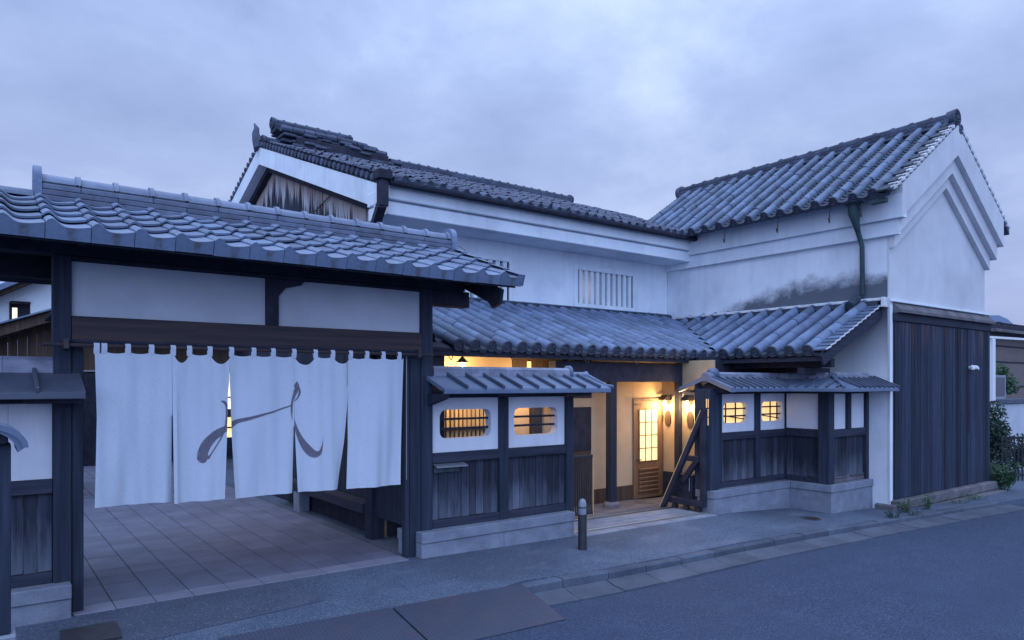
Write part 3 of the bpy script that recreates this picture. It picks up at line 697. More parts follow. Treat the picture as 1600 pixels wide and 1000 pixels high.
# curtain rod on two brackets
obj('curtain_rod', M().tube([(.43, 7.13, 2.335), (4.22, 7.13, 2.335)], .017, 8), 'timber_red', gate, True)
obj('upper_rod', M().tube([(.60, 7.185, 2.368), (4.02, 7.185, 2.368)], .015, 8), 'timber_dark', gate, True)
for x in (.60, 4.02): P('rod_bracket', 'iron', x - .02, x + .02, 7.10, 7.249, 2.30, 2.39, c=.003)
for x, y, z in ((3.06, 11.6, 2.56), (3.55, 9.62, 2.44)):
    P('cross_tie', 'timber_dark', .9, 4.03, y - .06, y + .06, z + .04, z + .18)
    d_ = obj('downlight', M().lathe([(.05, z), (.06, z + .015), (.06, z + .038)], x, y, 12), 'bulb', gate)
    ld = bpy.data.lights.new('downlight_lamp', 'SPOT'); ld.energy = 20; ld.color = (1, .62, .34); ld.spot_size = radians(120); ld.spot_blend = .8; ld.shadow_soft_size = .05
    lo = bpy.data.objects.new('downlight_lamp', ld); COL.objects.link(lo); lo.location = (x, y, z - .02)

# ------------------------------------------------------------------ the curtain
CY = 7.12
LOOPS = [.824, .882, 1.067, 1.256, 1.437, 1.577, 1.758, 1.955, 2.167, 2.358, 2.57, 2.795, 2.984, 3.185, 3.374, 3.569, 3.766, 3.81]
DEEP = {1.505: .095, 1.857: .10, 2.685: .095, 3.091: .075}
def ztop(x):
    z = 2.290
    for a, b in zip(LOOPS, LOOPS[1:]):
        if a <= x <= b:
            t = (x - a) / (b - a); d = .022
            for k, v in DEEP.items():
                if a < k < b: d = v
            z -= d * (4 * t * (1 - t)) ** .8
    return z
PAN = [  # left edge, right edge as (z, x), bottom z left and right
    ([(.9, .805), (1.72, .824), (2.3, .809)], [(.9, 1.434), (2.3, 1.424)], .928, .909),
    ([(.9, 1.443), (1.8, 1.431), (2.3, 1.4255)], [(.89, 1.898), (1.6, 1.915), (1.95, 1.923), (2.06, 1.934), (2.3, 1.936)], .898, .894),
    ([(.89, 1.987), (1.5, 1.958), (1.95, 1.943), (2.06, 1.9365), (2.3, 1.937)], [(.887, 2.566), (1.54, 2.573), (2.3, 2.574)], .891, .887),
    ([(.897, 2.606), (1.3, 2.588), (1.61, 2.576), (2.3, 2.575)], [(.883, 3.055), (1.4, 3.118), (1.86, 3.149), (2.3, 3.152)], .897, .883),
    ([(.89, 3.127), (1.4, 3.150), (1.86, 3.1545), (2.3, 3.153)], [(.866, 3.806), (1.6, 3.812), (2.3, 3.822)], .884, .866)]
def cy(x, z):
    h = (2.3 - z) / 1.4; hh = max(h, 0)
    p = 0
    for i, (le, ri, *_) in enumerate(PAN):
        if x > pl(le, z) - .004: p = i
    y = CY + (.012 + .070 * hh) * mnoise.noise(Vector((x * 4.2 + .5 * hh, hh * .55, 3.1 * p)))
    y += (.008 + .028 * hh) * mnoise.noise(Vector((x * 11.0 - .3 * hh, hh * .8, 7.7 + p)))
    y += .010 * hh * sin(x * 8.5 + 1.9 * p)
    le, ri = PAN[p][0], PAN[p][1]
    a_, b_ = pl(le, z), pl(ri, z)
    y -= (.018 + .006 * (p % 3)) * hh * math.exp(-((x - a_) / .035) ** 2) - .016 * hh * math.exp(-((x - b_) / .03) ** 2)
    if p == 1: y -= .022 * math.exp(-((x - a_ - .03) / .022) ** 2) * min(1, hh * 2)
    for k, v in DEEP.items(): y -= .022 * math.exp(-((x - k) / .05) ** 2) * math.exp(-hh * 5)
    return y
curtain = thing('shop_curtain', (2.3, CY, .9), 'white linen split curtain with a brown brush sign, hung across the gateway', 'curtain')
STROKES = [
 [(1.858, 1.836, .0078), (1.886, 1.828, .0246), (1.908, 1.793, .0236), (1.913, 1.729, .0217), (1.908, 1.66, .0197), (1.9, 1.592, .0216), (1.867, 1.505, .0137), (1.816, 1.409, .0117), (1.765, 1.332, .0136), (1.737, 1.297, .0291)],
 [(1.707, 1.258, .03), (1.696, 1.292, .0947), (1.693, 1.348, .0917), (1.724, 1.424, .092), (1.779, 1.489, .0827), (1.844, 1.54, .0734), (1.9, 1.572, .057), (1.967, 1.614, .0544), (2.034, 1.642, .0398), (2.151, 1.668, .0302), (2.261, 1.696, .0223), (2.383, 1.728, .0164), (2.486, 1.762, .0145), (2.545, 1.782, .0145)],
 [(2.602, 2.028, .0042), (2.6, 1.984, .0522), (2.592, 1.932, .047), (2.572, 1.88, .0312), (2.557, 1.818, .0291), (2.549, 1.745, .0208), (2.56, 1.662, .0229), (2.581, 1.578, .0313), (2.613, 1.493, .0439), (2.656, 1.407, .065), (2.71, 1.331, .0801), (2.769, 1.279, .0783), (2.83, 1.282, .0489), (2.858, 1.334, .0213), (2.871, 1.397, .0064), (2.874, 1.439, .0032)],
 [(2.621, 1.974, .0105), (2.631, 1.916, .023), (2.61, 1.859, .0146), (2.579, 1.83, .0083)]]
def catmull(p, n=12):
    o = []; q = [p[0]] + p + [p[-1]]
    for i in range(1, len(q) - 2):
        for k in range(n):
            t = k / n; o.append(tuple(.5 * (2 * q[i][a] + (q[i + 1][a] - q[i - 1][a]) * t + (2 * q[i - 1][a] - 5 * q[i][a] + 4 * q[i + 1][a] - q[i + 2][a]) * t * t + (3 * q[i][a] - q[i - 1][a] - 3 * q[i + 1][a] + q[i + 2][a]) * t ** 3) for a in range(3)))
    o.append(p[-1]); return o
for le, ri, bl, br in PAN:
    q = M()
    def fn(u, v):
        zt = 2.29; zb = lerp(bl, br, u); z = lerp(zb, zt, v); x = lerp(pl(le, z), pl(ri, z), u)
        z = lerp(zb, ztop(x), v); return (x, cy(x, z), z)
    q.grid(fn, 30, 44)
    pn = obj('cloth_panel', q, 'cloth', curtain, True)
    for l in LOOPS[:-1]:
        if pl(le, 2.25) - .005 <= l <= pl(ri, 2.25) + .005 or (l == 1.437 and le is PAN[1][0]):
            w_ = .022; yb = cy(l, 2.288); v = []; lm = M()
            for yy, zz in ((yb, 2.262), (CY - .010, 2.30), (CY - .012, 2.335), (CY + .004, 2.358), (CY + .026, 2.352), (CY + .03, 2.335), (CY + .014, 2.30), (yb + .004, 2.262)):
                v += [(l - w_, yy - .002, zz), (l + w_, yy - .002, zz)]
            lm.add(v, [(2 * i, 2 * i + 1, 2 * i + 3, 2 * i + 2) for i in range(7)]); obj('loop', lm, 'cloth', pn, True)
    mk = M()
    for st in STROKES:
        pts = catmull(st)
        for a, b in zip(pts, pts[1:]):
            dx, dz = b[0] - a[0], b[1] - a[1]; L = sqrt(dx * dx + dz * dz) or 1e-6
            nx, nz = -dz / L, dx / L; NW = 6
            va = []
            for (x, z, w_) in (a, b):
                for k in range(NW + 1):
                    t = (k / NW - .5) * max(w_, .003); va.append((x + nx * t, z + nz * t))
            for k in range(NW):
                c4 = [va[k], va[k + 1], va[NW + 2 + k], va[NW + 1 + k]]
                mx = sum(c[0] for c in c4) / 4; mz = sum(c[1] for c in c4) / 4
                if pl(le, mz) < mx < pl(ri, mz):
                    mk.add([(c[0], cy(*c) - .003, c[1]) for c in c4], [(0, 1, 2, 3)])
    if mk.v: obj('brush_sign', mk, 'ink', pn)

# ================================================================== garden walls
def boards(parent, a, b, place, z0, z1, w, m, name='board', jit=.12):
    """vertical boards from a to b along a wall; place(s0, s1, depth) -> box bounds"""
    n_ = max(1, int(round((b - a) / w))); cuts = [a + (b - a) * (i + (R(-jit, jit) if 0 < i < n_ else 0)) / n_ for i in range(n_ + 1)]
    for s0, s1 in zip(cuts, cuts[1:]):
        obj(name, M().box(*place(s0 + .0022, s1 - .0022, R(-.006, .004)), z0 + R(-.004, .004), z1, .004), m, parent)
def window_panel(parent, axis, a0, a1, z0, z1, f0, f1, wa0, wa1, wz0, wz1, rad, m):
    """plaster panel with one rounded window hole. axis 'x' (faces -Y). f0 front, f1 back."""
    cx, cz = (wa0 + wa1) / 2, (wz0 + wz1) / 2; hw, hz = (wa1 - wa0) / 2, (wz1 - wz0) / 2
    inner = []
    for sx, sz, st in ((1, 1, 0), (-1, 1, pi / 2), (-1, -1, pi), (1, -1, 3 * pi / 2)):
        for k in range(6):
            a = st + k * pi / 10; inner.append((cx + sx * (hw - rad) + rad * cos(a), cz + sz * (hz - rad) + rad * sin(a)))
    outer = []
    for (x, z) in inner:
        dx, dz = x - cx, z - cz; t = 1e9
        if dx > 1e-6: t = min(t, (a1 - cx) / dx)
        if dx < -1e-6: t = min(t, (a0 - cx) / dx)
        if dz > 1e-6: t = min(t, (z1 - cz) / dz)
        if dz < -1e-6: t = min(t, (z0 - cz) / dz)
        outer.append([cx + dx * t, cz + dz * t])
    for (X_, Z_) in ((a0, z0), (a0, z1), (a1, z0), (a1, z1)):      # snap nearest ray to each corner
        i = min(range(len(outer)), key=lambda i: (outer[i][0] - X_) ** 2 + (outer[i][1] - Z_) ** 2); outer[i] = [X_, Z_]
    n_ = len(inner); q = M(); vs = []
    for f in (f0, f1):
        vs += [(x, f, z) for x, z in inner] + [(x, f, z) for x, z in outer]
    fs = []
    for i in range(n_):
        j = (i + 1) % n_
        fs += [(i, j, n_ + j, n_ + i), (2 * n_ + i, 3 * n_ + i, 3 * n_ + j, 2 * n_ + j), (i, 2 * n_ + i, 2 * n_ + j, j)]
    q.add(vs, fs)
    return obj('window_panel', q, m, parent)
def batten_roof_x(parent, xa, xb, ye, yr, ze, zr, pitch, off=0., hipL=0., hipR=0., m='sheet'):
    """one slope of a metal roof: eave at y=ye, ridge at y=yr; hip/valley offsets move the eave ends"""
    d = Vector((0, yr - ye, zr - ze)).normalized()
    A, B = Vector((xa + hipL, ye, ze)), Vector((xb + hipR, ye, ze)); Cc, D = Vector((xb, yr, zr)), Vector((xa, yr, zr))
    q = M(); dn = Vector((0, 0, -.045))
    q.add([A, B, Cc, D, A + dn, B + dn, Cc + dn, D + dn], [(0, 1, 2, 3), (7, 6, 5, 4), (0, 4, 5, 1), (1, 5, 6, 2), (3, 7, 4, 0), (2, 6, 7, 3)])
    rf = obj('roof', q, m, parent)
    x = xa + off; up = d.cross(Vector((1, 0, 0))); up = up if up.z > 0 else -up
    while x < xb + max(hipR, 0):
        t0, t1 = 0., 1.
        if x < xa + hipL and hipL: t0 = (xa + hipL - x) / hipL if hipL > 0 else 0
        if hipR < 0 and x > xb + hipR: t0 = max(t0, (x - xb - hipR) / -hipR)
        if hipR > 0 and x > xb: t1 = 1 - (x - xb) / hipR
        if hipL < 0 and x < xa: t1 = 1 - (xa - x) / -hipL
        if t1 - t0 > .12:
            a = Vector((x, lerp(ye - .012, yr, t0), lerp(ze - .004, zr, t0))) + up * .020; b = Vector((x, lerp(ye, yr, t1), lerp(ze, zr, t1))) + up * .020
            obj('batten', M().bar(a, b, .030, .045, up, .006), 'batten', rf)
        x += pitch
    q = M().box(xa + min(hipL, 0) * 1 + (max(hipL, 0)), xb + hipR, ye - .006, ye + .03, ze - .062, ze - .008, .006)
    obj('eave_edge', q, m, rf)
    return rf
def cap_row(parent, xa, xb, y, z0, z1, hw, seg, m='ridge_sheet', along='x'):
    n_ = max(1, int(round((xb - xa) / seg))); d = (xb - xa) / n_
    for i in range(n_):
        a, b = xa + d * i + .0015, xa + d * (i + 1) - .0015
        pts = [(-hw, z0), (-hw * .92, z1 - .03), (-hw * .5, z1), (hw * .5, z1), (hw * .92, z1 - .03), (hw, z0)]
        q = M().prism([(y + p, z) for p, z in pts], 'x' if along == 'x' else 'y', a, b)
        obj('ridge_cap', q, m, parent)

def low_wall(thg, xa, xb, stone_x0, stone_x1, posts, panels, wins, zpan=(1.19, 1.83), nb=.118, lowz=-.2):
    o = lambda name, m, *b, c=.005: obj(name, M().box(*b, c), m, thg)
    n_ = max(1, int(round((stone_x1 - stone_x0) / 1.2)))
    o('coping_stone', 'granite', stone_x0, stone_x1, 7.118, 7.50, .165, .287, c=.008)
    for i in range(n_): o('base_stone', 'granite', lerp(stone_x0, stone_x1, i / n_) + .002, lerp(stone_x0, stone_x1, (i + 1) / n_) - .002, 7.135, 7.48, lowz, .162, c=.006)
    o('sill_board', 'timber_h', xa, xb, 7.268, 7.44, .29, .385)
    o('rail', 'timber_h', xa, xb, 7.262, 7.44, 1.062, 1.180)
    o('head_beam', 'timber_h', xa, xb, 7.275, 7.44, 1.835, 1.90)
    for a, b in posts: o('post', 'timber_v', a, b, 7.255, 7.46, .2875, 1.832)
    return o

wallA = thing('garden_wall', (5.3, 7.3, 0), 'low plaster and board wall right of the gate, two barred windows and a mail slot', 'wall')
o = low_wall(wallA, 4.28, 6.362, 4.06, 6.40, [(5.255, 5.392), (6.364, 6.495)], None, None)
boards(wallA, 4.28, 5.253, lambda a, b, d: (a, b, 7.305 + d, 7.36), .387, 1.060, .112, 'board')
boards(wallA, 5.394, 6.362, lambda a, b, d: (a, b, 7.305 + d, 7.36), .387, 1.060, .100, 'board')
window_panel(wallA, 'x', 4.282, 5.253, 1.183, 1.832, 7.30, 7.42, 4.398, 5.144, 1.345, 1.690, .085, 'plaster_wall')
window_panel(wallA, 'x', 5.394, 6.362, 1.183, 1.832, 7.30, 7.42, 5.508, 6.235, 1.335, 1.690, .085, 'plaster_wall')
for wx0, wx1 in ((4.37, 5.17), (5.48, 6.26)):
    for z in (1.46, 1.575): obj('window_bar', M().box(wx0, wx1, 7.355, 7.375, z - .014, z + .014, .003), 'timber_dark', wallA)
obj('mail_slot', M().add([(4.30, 7.20, 1.025), (4.735, 7.20, 1.022), (4.735, 7.30, 1.055), (4.30, 7.30, 1.058), (4.30, 7.20, 1.012), (4.735, 7.20, 1.009), (4.735, 7.30, 1.04), (4.30, 7.30, 1.04)],
    [(0, 1, 2, 3), (0, 4, 5, 1), (4, 7, 6, 5), (1, 5, 6, 2), (0, 3, 7, 4)]), 'alu', wallA)
obj('mail_slot_box', M().box(4.305, 4.66, 7.275, 7.302, .945, 1.006, .004), 'copper', wallA)
batten_roof_x(wallA, 4.19, 6.80, 6.85, 7.35, 1.948, 2.125, .262, .30)
rb = batten_roof_x(wallA, 4.28, 6.80, 7.85, 7.35, 1.948, 2.125, .262, .2)
cap_row(rb, 4.30, 6.44, 7.35, 2.095, 2.215, .085, .27); cap_row(rb, 6.50, 6.80, 7.35, 2.085, 2.165, .075, .3, 'sheet')
obj('ridge_knob', M().tube([(6.435, 7.35, 2.165), (6.455, 7.35, 2.165), (6.495, 7.35, 2.165), (6.51, 7.35, 2.165)], [.06, .088, .088, .06], 14), 'sheet', rb, True)
obj('ridge_knob', M().tube([(6.77, 7.35, 2.12), (6.80, 7.35, 2.12), (6.835, 7.35, 2.11)], [.05, .062, .03], 12), 'sheet', rb, True)
obj('verge_roll', M().tube([(6.80, 7.34, 2.135), (6.80, 7.1, 2.04), (6.81, 6.93, 1.975), (6.83, 6.84, 1.965)], .022, 8), 'sheet', rb, True)
obj('verge_board', M().prism([(6.92, 1.88), (7.35, 2.04), (7.80, 1.88), (7.80, 1.93), (7.35, 2.09), (6.90, 1.93)], 'x', 6.70, 6.74), 'timber_dark', wallA)
for x in (5.02, 6.12): obj('roof_bracket', M().box(x, x + .42, 6.95, 7.25, 1.848, 1.888, .006), 'timber_dark', wallA)
obj('roof_bracket', M().prism([(6.86, 1.888), (6.90, 1.83), (7.25, 1.75), (7.25, 1.888)], 'x', 4.20, 4.27), 'timber_dark', wallA)

# the wall left of the gate
wallL = thing('garden_wall', (-.2, 7.3, 0), 'short plaster and board wall left of the gate with a pale stone sill', 'wall')
o = low_wall(wallL, -1.6, .512, -1.7, .64, [(-.52, -.40), (-1.62, -1.5)], None, None)
for a, b in ((-.40, .20), (.20, .512)):
    obj('plaster_panel', M().box(a + .001, b - .001, 7.30, 7.40, 1.183, 1.832, .002), 'plaster_wall', wallL)
obj('plaster_panel', M().box(-1.498, -.522, 7.30, 7.40, 1.183, 1.832, .002), 'plaster_wall', wallL)
boards(wallL, -.398, .512, lambda a, b, d: (a, b, 7.305 + d, 7.36), .387, 1.060, .098, 'board')
boards(wallL, -1.498, -.522, lambda a, b, d: (a, b, 7.305 + d, 7.36), .387, 1.060, .11, 'board')
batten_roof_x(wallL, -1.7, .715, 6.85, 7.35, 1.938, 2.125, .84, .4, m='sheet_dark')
rb = batten_roof_x(wallL, -1.7, .62, 7.85, 7.35, 1.938, 2.125, .262, .05)
cap_row(rb, -1.7, .53, 7.35, 2.095, 2.235, .085, .37)
obj('roof_bracket', M().box(.30, .70, 6.95, 7.248, 1.838, 1.878, .006), 'timber_dark', wallL)

# near end of a fence at the picture's left edge
pil = thing('fence_post', (0, 5.6, -.06), 'dark timber fence end with a curved cap, nearest thing at the left edge', 'fence post')
obj('post', M().box(-.12, .166, 5.50, 5.70, .42, 1.62, .006), 'timber_v', pil)
obj('base_stone', M().box(-.16, .192, 5.46, 5.74, -.12, .418, .01), 'granite', pil)
pts = [(-.02 + .265 * cos(pi * k / 14), 1.615 + .155 * sin(pi * k / 14)) for k in range(15)]
inn = [(-.02 + .215 * cos(pi * k / 14), 1.575 + .150 * sin(pi * k / 14)) for k in range(14, -1, -1)]
cp = obj('cap', M().prism(pts + inn, 'y', 5.36, 5.82), 'sheet', pil, True)
obj('cap_edge', M().prism([(-.02 + (.272 if i < 15 else .24) * cos(pi * (k if i < 15 else 29 - i) / 14), 1.605 + (.165 if i < 15 else .13) * sin(pi * (k if i < 15 else 29 - i) / 14)) for i, k in enumerate(list(range(15)) + list(range(15)))], 'y', 5.345, 5.372), 'sheet', pil, True)
obj('cap_fill', M().box(-.20, .15, 5.44, 5.76, 1.622, 1.70, .01), 'timber_dark', pil)

# ------------------------------------------------------------------ corner wall right of the entrance
wallB = thing('corner_wall', (10.5, 7.1, -.1), 'low stepped corner wall right of the entrance with two lit barred windows', 'wall')
ob = lambda name, m, *b, c=.005: obj(name, M().box(*b, c), m, wallB)
ob('coping_stone', 'granite', 9.36, 11.865, 7.118, 7.50, .165, .290, c=.008); ob('base_stone', 'granite', 9.38, 10.6, 7.135, 7.48, -.3, .162, c=.006); ob('base_stone', 'granite', 10.604, 11.87, 7.135, 7.48, -.35, .162, c=.006)
ob('coping_stone', 'granite', 11.482, 11.865, 6.345, 7.115, .165, .290, c=.008); ob('base_stone', 'granite', 11.50, 11.85, 6.362, 7.132, -.4, .162, c=.006)
ob('coping_stone', 'granite', 11.868, 12.895, 6.345, 6.73, .165, .290, c=.008); ob('base_stone', 'granite', 11.853, 12.895, 6.362, 6.71, -.4, .162, c=.006)
ob('gate_post', 'timber_v', 9.355, 9.585, 7.20, 7.50, .292, 1.92); ob('inner_post', 'timber_dark', 9.38, 9.55, 7.502, 7.53, -.10, 2.0)
for z0, z1 in ((1.34, 1.46), (1.475, 1.60), (1.62, 1.76)):
    for x in (9.352,): ob('slit_light', 'paper_lit', x - .006, x, 7.228, 7.236, z0, z1, c=0); ob('slit_light', 'paper_lit', x - .006, x, 7.262, 7.270, z0, z1, c=0)
# front run
ob('sill_board', 'timber_h', 9.587, 11.60, 7.268, 7.44, .292, .385); ob('rail', 'timber_h', 9.587, 11.60, 7.262, 7.44, 1.075, 1.198); ob('head_beam', 'timber_h', 9.587, 11.60, 7.275, 7.44, 1.835, 1.90)
for a, b in ((9.587, 9.745), (10.685, 10.815), (11.60, 11.66)): ob('post', 'timber_v', a, b, 7.255, 7.46, .386 if a < 11.5 else .292, 1.832)
boards(wallB, 9.747, 10.683, lambda a, b, d: (a, b, 7.305 + d, 7.36), .387, 1.073, .115, 'board')
boards(wallB, 10.817, 11.598, lambda a, b, d: (a, b, 7.305 + d, 7.36), .387, 1.073, .115, 'board')
window_panel(wallB, 'x', 9.747, 10.683, 1.20, 1.832, 7.30, 7.40, 9.835, 10.502, 1.345, 1.685, .085, 'plaster_wall')
window_panel(wallB, 'x', 10.817, 11.598, 1.20, 1.832, 7.30, 7.40, 10.905, 11.54, 1.345, 1.690, .085, 'plaster_wall')
for wx0, wx1, hb, vb in ((9.82, 10.52, (1.462, 1.585), (9.99, 10.26)), (10.89, 11.56, (1.47, 1.60), (10.93, 11.27))):
    for z in hb: ob('window_bar', 'timber_dark', wx0, wx1, 7.345, 7.362, z - .012, z + .012, c=.003)
    for x in vb: ob('window_bar', 'timber_dark', x - .012, x + .012, 7.365, 7.382, 1.33, 1.70, c=.003)
obj('broken_bar', M().bar((9.82, 7.375, 1.485), (10.52, 7.375, 1.40), .018, .018), 'timber_dark', wallB)
obj('broken_bar', M().bar((10.89, 7.375, 1.47), (11.56, 7.375, 1.385), .018, .018), 'timber_dark', wallB)
ob('lit_screen', 'paper_lit', 9.76, 10.66, 7.455, 7.465, 1.25, 1.80, c=0); ob('lit_screen', 'paper_lit', 10.83, 11.58, 7.455, 7.465, 1.25, 1.80, c=0)
# return run, facing the entrance
ob('sill_board', 'timber_h', 11.56, 11.70, 6.62, 7.25, .292, .385); ob('rail', 'timber_h', 11.555, 11.70, 6.62, 7.25, 1.075, 1.215); ob('head_beam', 'timber_h', 11.565, 11.70, 6.62, 7.25, 1.835, 1.90)
boards(wallB, 6.62, 7.25, lambda a, b, d: (11.59 + d, 11.64, a, b), .387, 1.073, .115, 'board')
ob('plaster_panel', 'plaster_wall', 11.585, 11.68, 6.622, 7.25, 1.218, 1.832, c=.002)
# street run
ob('corner_post', 'timber_v', 11.52, 11.70, 6.42, 6.618, .292, 1.90)
ob('sill_board', 'oldstone', 11.702, 12.80, 6.47, 6.60, .292, .36); ob('rail', 'timber_h', 11.702, 12.80, 6.435, 6.60, 1.085, 1.215); ob('head_beam', 'timber_h', 11.702, 12.895, 6.44, 6.60, 1.835, 1.90)
ob('post', 'timber_v', 12.16, 12.29, 6.43, 6.60, 1.217, 1.832); ob('post', 'timber_v', 12.802, 12.895, 6.425, 6.60, .292, 1.832)
for a, b in ((11.702, 12.158), (12.292, 12.80)): ob('plaster_panel', 'plaster_wall', a, b, 6.475, 6.57, 1.218, 1.832, c=.002)
boards(wallB, 11.702, 12.80, lambda a, b, d: (a, b, 6.49 + d, 6.54), .362, 1.083, .12, 'board')
ob('loose_slat', 'oldstone', 11.75, 12.25, 6.455, 6.475, .372, .392, c=.003)
ob('loose_slat', 'oldstone', 12.33, 12.78, 6.455, 6.475, .378, .398, c=.003)
# roofs: front, return and street slopes meeting in a valley and a hip
batten_roof_x(wallB, 9.46, 11.5, 6.85, 7.35, 1.935, 2.115, .178, .06, 0, -.45)
rb = batten_roof_x(wallB, 9.46, 11.9, 7.85, 7.35, 1.935, 2.115, .24, .1)
cap_row(rb, 9.70, 11.42, 7.35, 2.09, 2.195, .08, .175)
obj('ridge_knob', M().tube([(9.55, 7.35, 2.165), (9.57, 7.35, 2.17), (9.67, 7.35, 2.17), (9.70, 7.35, 2.165)], [.06, .09, .09, .07], 14), 'sheet', rb, True)
obj('ridge_knob', M().tube([(9.405, 7.35, 2.10), (9.43, 7.35, 2.10), (9.56, 7.35, 2.115)], [.055, .09, .085], 16), 'ridge_sheet', rb, True)
for ye, sg in ((6.83, 1), (7.87, -1)):
    q = M(); dd = Vector((0, 7.35 - ye, .185))
    for x0_, x1_, h in ((9.40, 9.50, .03),):
        q.add([(x0_, ye, 1.945), (x1_, ye, 1.945), (x1_, 7.35, 2.135), (x0_, 7.35, 2.135), (x0_, ye, 1.87), (x1_, ye, 1.87), (x1_, 7.35, 2.06), (x0_, 7.35, 2.06)],
              [(0, 1, 2, 3), (4, 7, 6, 5), (0, 4, 5, 1), (1, 5, 6, 2), (0, 3, 7, 4)])
    obj('verge_board', q, 'sheet', rb)
obj('gable_fill', M().prism([(6.95, 1.86), (7.35, 2.02), (7.75, 1.86)], 'x', 9.50, 9.54), 'timber_dark', wallB)
# return slope facing -X
q = M().add([(11.05, 6.85, 1.935), (11.5, 7.35, 2.115), (11.5, 6.35, 2.115), (11.05, 5.90, 1.935), (11.05, 6.85, 1.885), (11.5, 7.35, 2.065), (11.5, 6.35, 2.065), (11.05, 5.90, 1.885)],
            [(0, 1, 2, 3), (7, 6, 5, 4), (0, 3, 7, 4)])
rr = obj('roof', q, 'sheet', wallB)
for y in (6.02, 6.2, 6.38, 6.56, 6.74):
    t1 = min(1, (y - 5.90) / .45) if y < 6.35 else 1
    obj('batten', M().bar((11.045, y, 1.95), (lerp(11.05, 11.5, t1), y, lerp(1.95, 2.13, t1)), .03, .045, (-.37, 0, .93), .006), 'batten', rr)
obj('eave_edge', M().box(11.042, 11.08, 5.90, 6.85, 1.873, 1.927, .006), 'sheet', rr)
obj('hip_roll', M().tube([(11.04, 5.89, 1.955), (11.5, 6.35, 2.135)], .024, 8), 'sheet', rr, True)
batten_roof_x(wallB, 11.5, 12.895, 5.90, 6.35, 1.935, 2.115, .165, .05, -.45, 0)
rc = batten_roof_x(wallB, 11.95, 12.895, 6.80, 6.35, 1.935, 2.115, .2, .1)
cap_row(rc, 11.52, 12.6, 6.35, 2.09, 2.195, .08, .175)
for k in range(4):
    a, b = 6.44 + k * .22, 6.44 + (k + 1) * .22 - .003
    obj('ridge_cap', M().prism([(11.5 + p, z) for p, z in ((-.08, 2.09), (-.074, 2.165), (-.04, 2.195), (.04, 2.195), (.074, 2.165), (.08, 2.09))], 'y', a, b), 'ridge_sheet', rc)
ob('eave_soffit', 'timber_dark', 9.56, 11.06, 6.9, 7.25, 1.878, 1.884, c=0)

# ================================================================== ridge along the depth axis, chevrons, discs
def ridge_y(parent, x, ya, yb, z0, z1, half, m, capr, seg):
    k = 0; z = z0; L = .36; ch = .062
    while z + ch <= z1 - capr * .8:
        y = ya - (L / 2 if k % 2 else 0); hw = half - .014 * k
        while y < yb:
            a, b = max(y, ya) + .002, min(y + L, yb) - .002
            if b - a > .03: obj('ridge_course_tile', M().box(x - hw, x + hw, a, b, z + .004, z + ch - .004, .008), m, parent)
            y += L
        z += ch; k += 1
    obj('ridge_moulding', M().tube([(x - half - .02, ya, z0 + .05), (x - half - .02, yb, z0 + .05)], .028, 6), m, parent, True)
    obj('ridge_bed', M().box(x - half + .05, x + half - .05, ya + .02, yb - .02, z0 - .08, z1 - capr * .6, 0), 'tile_dark', parent)
    n_ = int(round((yb - ya) / seg)); d = (yb - ya) / n_; nn = 9; v = []
    for yy, r2 in ((0, capr), (d - .06, capr * .97), (d - .06, capr * 1.18), (d - .004, capr * 1.18), (d - .004, capr * .9)):
        v += [(-r2 * 1.05 * cos(pi * k / (nn - 1)), yy, r2 * sin(pi * k / (nn - 1))) for k in range(nn)]
    q = M().add(v, [(a * nn + k, (a + 1) * nn + k, (a + 1) * nn + k + 1, a * nn + k + 1) for a in range(4) for k in range(nn - 1)])
    me = q.mesh('ridge_cap', m, True)
    for i in range(n_): inst('ridge_cap', me, Matrix.Translation((x + R(-.005, .005), ya + i * d, z1 - capr + R(-.008, .008))) @ Matrix.Rotation(R(-.012, .012), 4, 'X'), parent)
def rosette(parent, c, axis, rad, m, thick=.08, name='ridge_end_tile', petals=8):
    """round end ornament facing along -axis"""
    q = M(); n_ = 18
    def pt(r, a, d): return (c[0] + r * cos(a), c[1] + d, c[2] + r * sin(a)) if axis == 'y' else (c[0] + d, c[1] + r * cos(a), c[2] + r * sin(a))
    vs = []
    for r, d in ((rad * .9, thick), (rad, .0), (rad, -.02), (rad * .80, -.028), (rad * .74, -.006), (rad * .30, -.006), (rad * .22, -.03), (.0005, -.034)):
        vs += [pt(r, 2 * pi * k / n_, d) for k in range(n_)]
    q.add(vs, [(a * n_ + k, a * n_ + (k + 1) % n_, (a + 1) * n_ + (k + 1) % n_, (a + 1) * n_ + k) for a in range(7) for k in range(n_)])
    for p in range(petals):
        a = 2 * pi * p / petals
        q.tube([pt(rad * .32, a, -.012), pt(rad * .52, a, -.024), pt(rad * .70, a, -.012)], [rad * .05, rad * .10, rad * .05], 6)
    return obj(name, q, m, parent, True)

# ================================================================== main storehouse behind
house = thing('main_house', (9, 14, 0), 'long white plastered house behind the gate with a tiled gable roof and peeling gable boards', 'house')
ZR = lambda y: 7.60 - .363 * abs(y - 17.0)
obj('wall_core', M().prism([(11.5, 0), (22.5, 0), (22.5, ZR(22.5) - .3), (17, 7.25), (11.5, ZR(11.5) - .3)], 'x', 5.68, 14.6), 'timber_dark', house)
W1, W2 = (6.35, 8.27, 3.55, 4.37), (10.06, 11.72, 3.70, 4.40)
q = M(); xs = [5.62, W1[0], W1[1], W2[0], W2[1], 12.89]
for a, b in zip(xs, xs[1:]):
    w_ = W1 if a == W1[0] else W2 if a == W2[0] else None
    if w_:
        q.box(a, b, 11.14, 11.40, 0, w_[2], 0); q.box(a, b, 11.14, 11.40, w_[3], 5.0, 0)
    else: q.box(a, b, 11.14, 11.40, 0, 5.0, 0)
obj('wall', q, 'plaster', house)
obj('cornice', M().box(5.30, 12.89, 10.40, 11.138, 4.745, 4.965, .012), 'plaster', house)
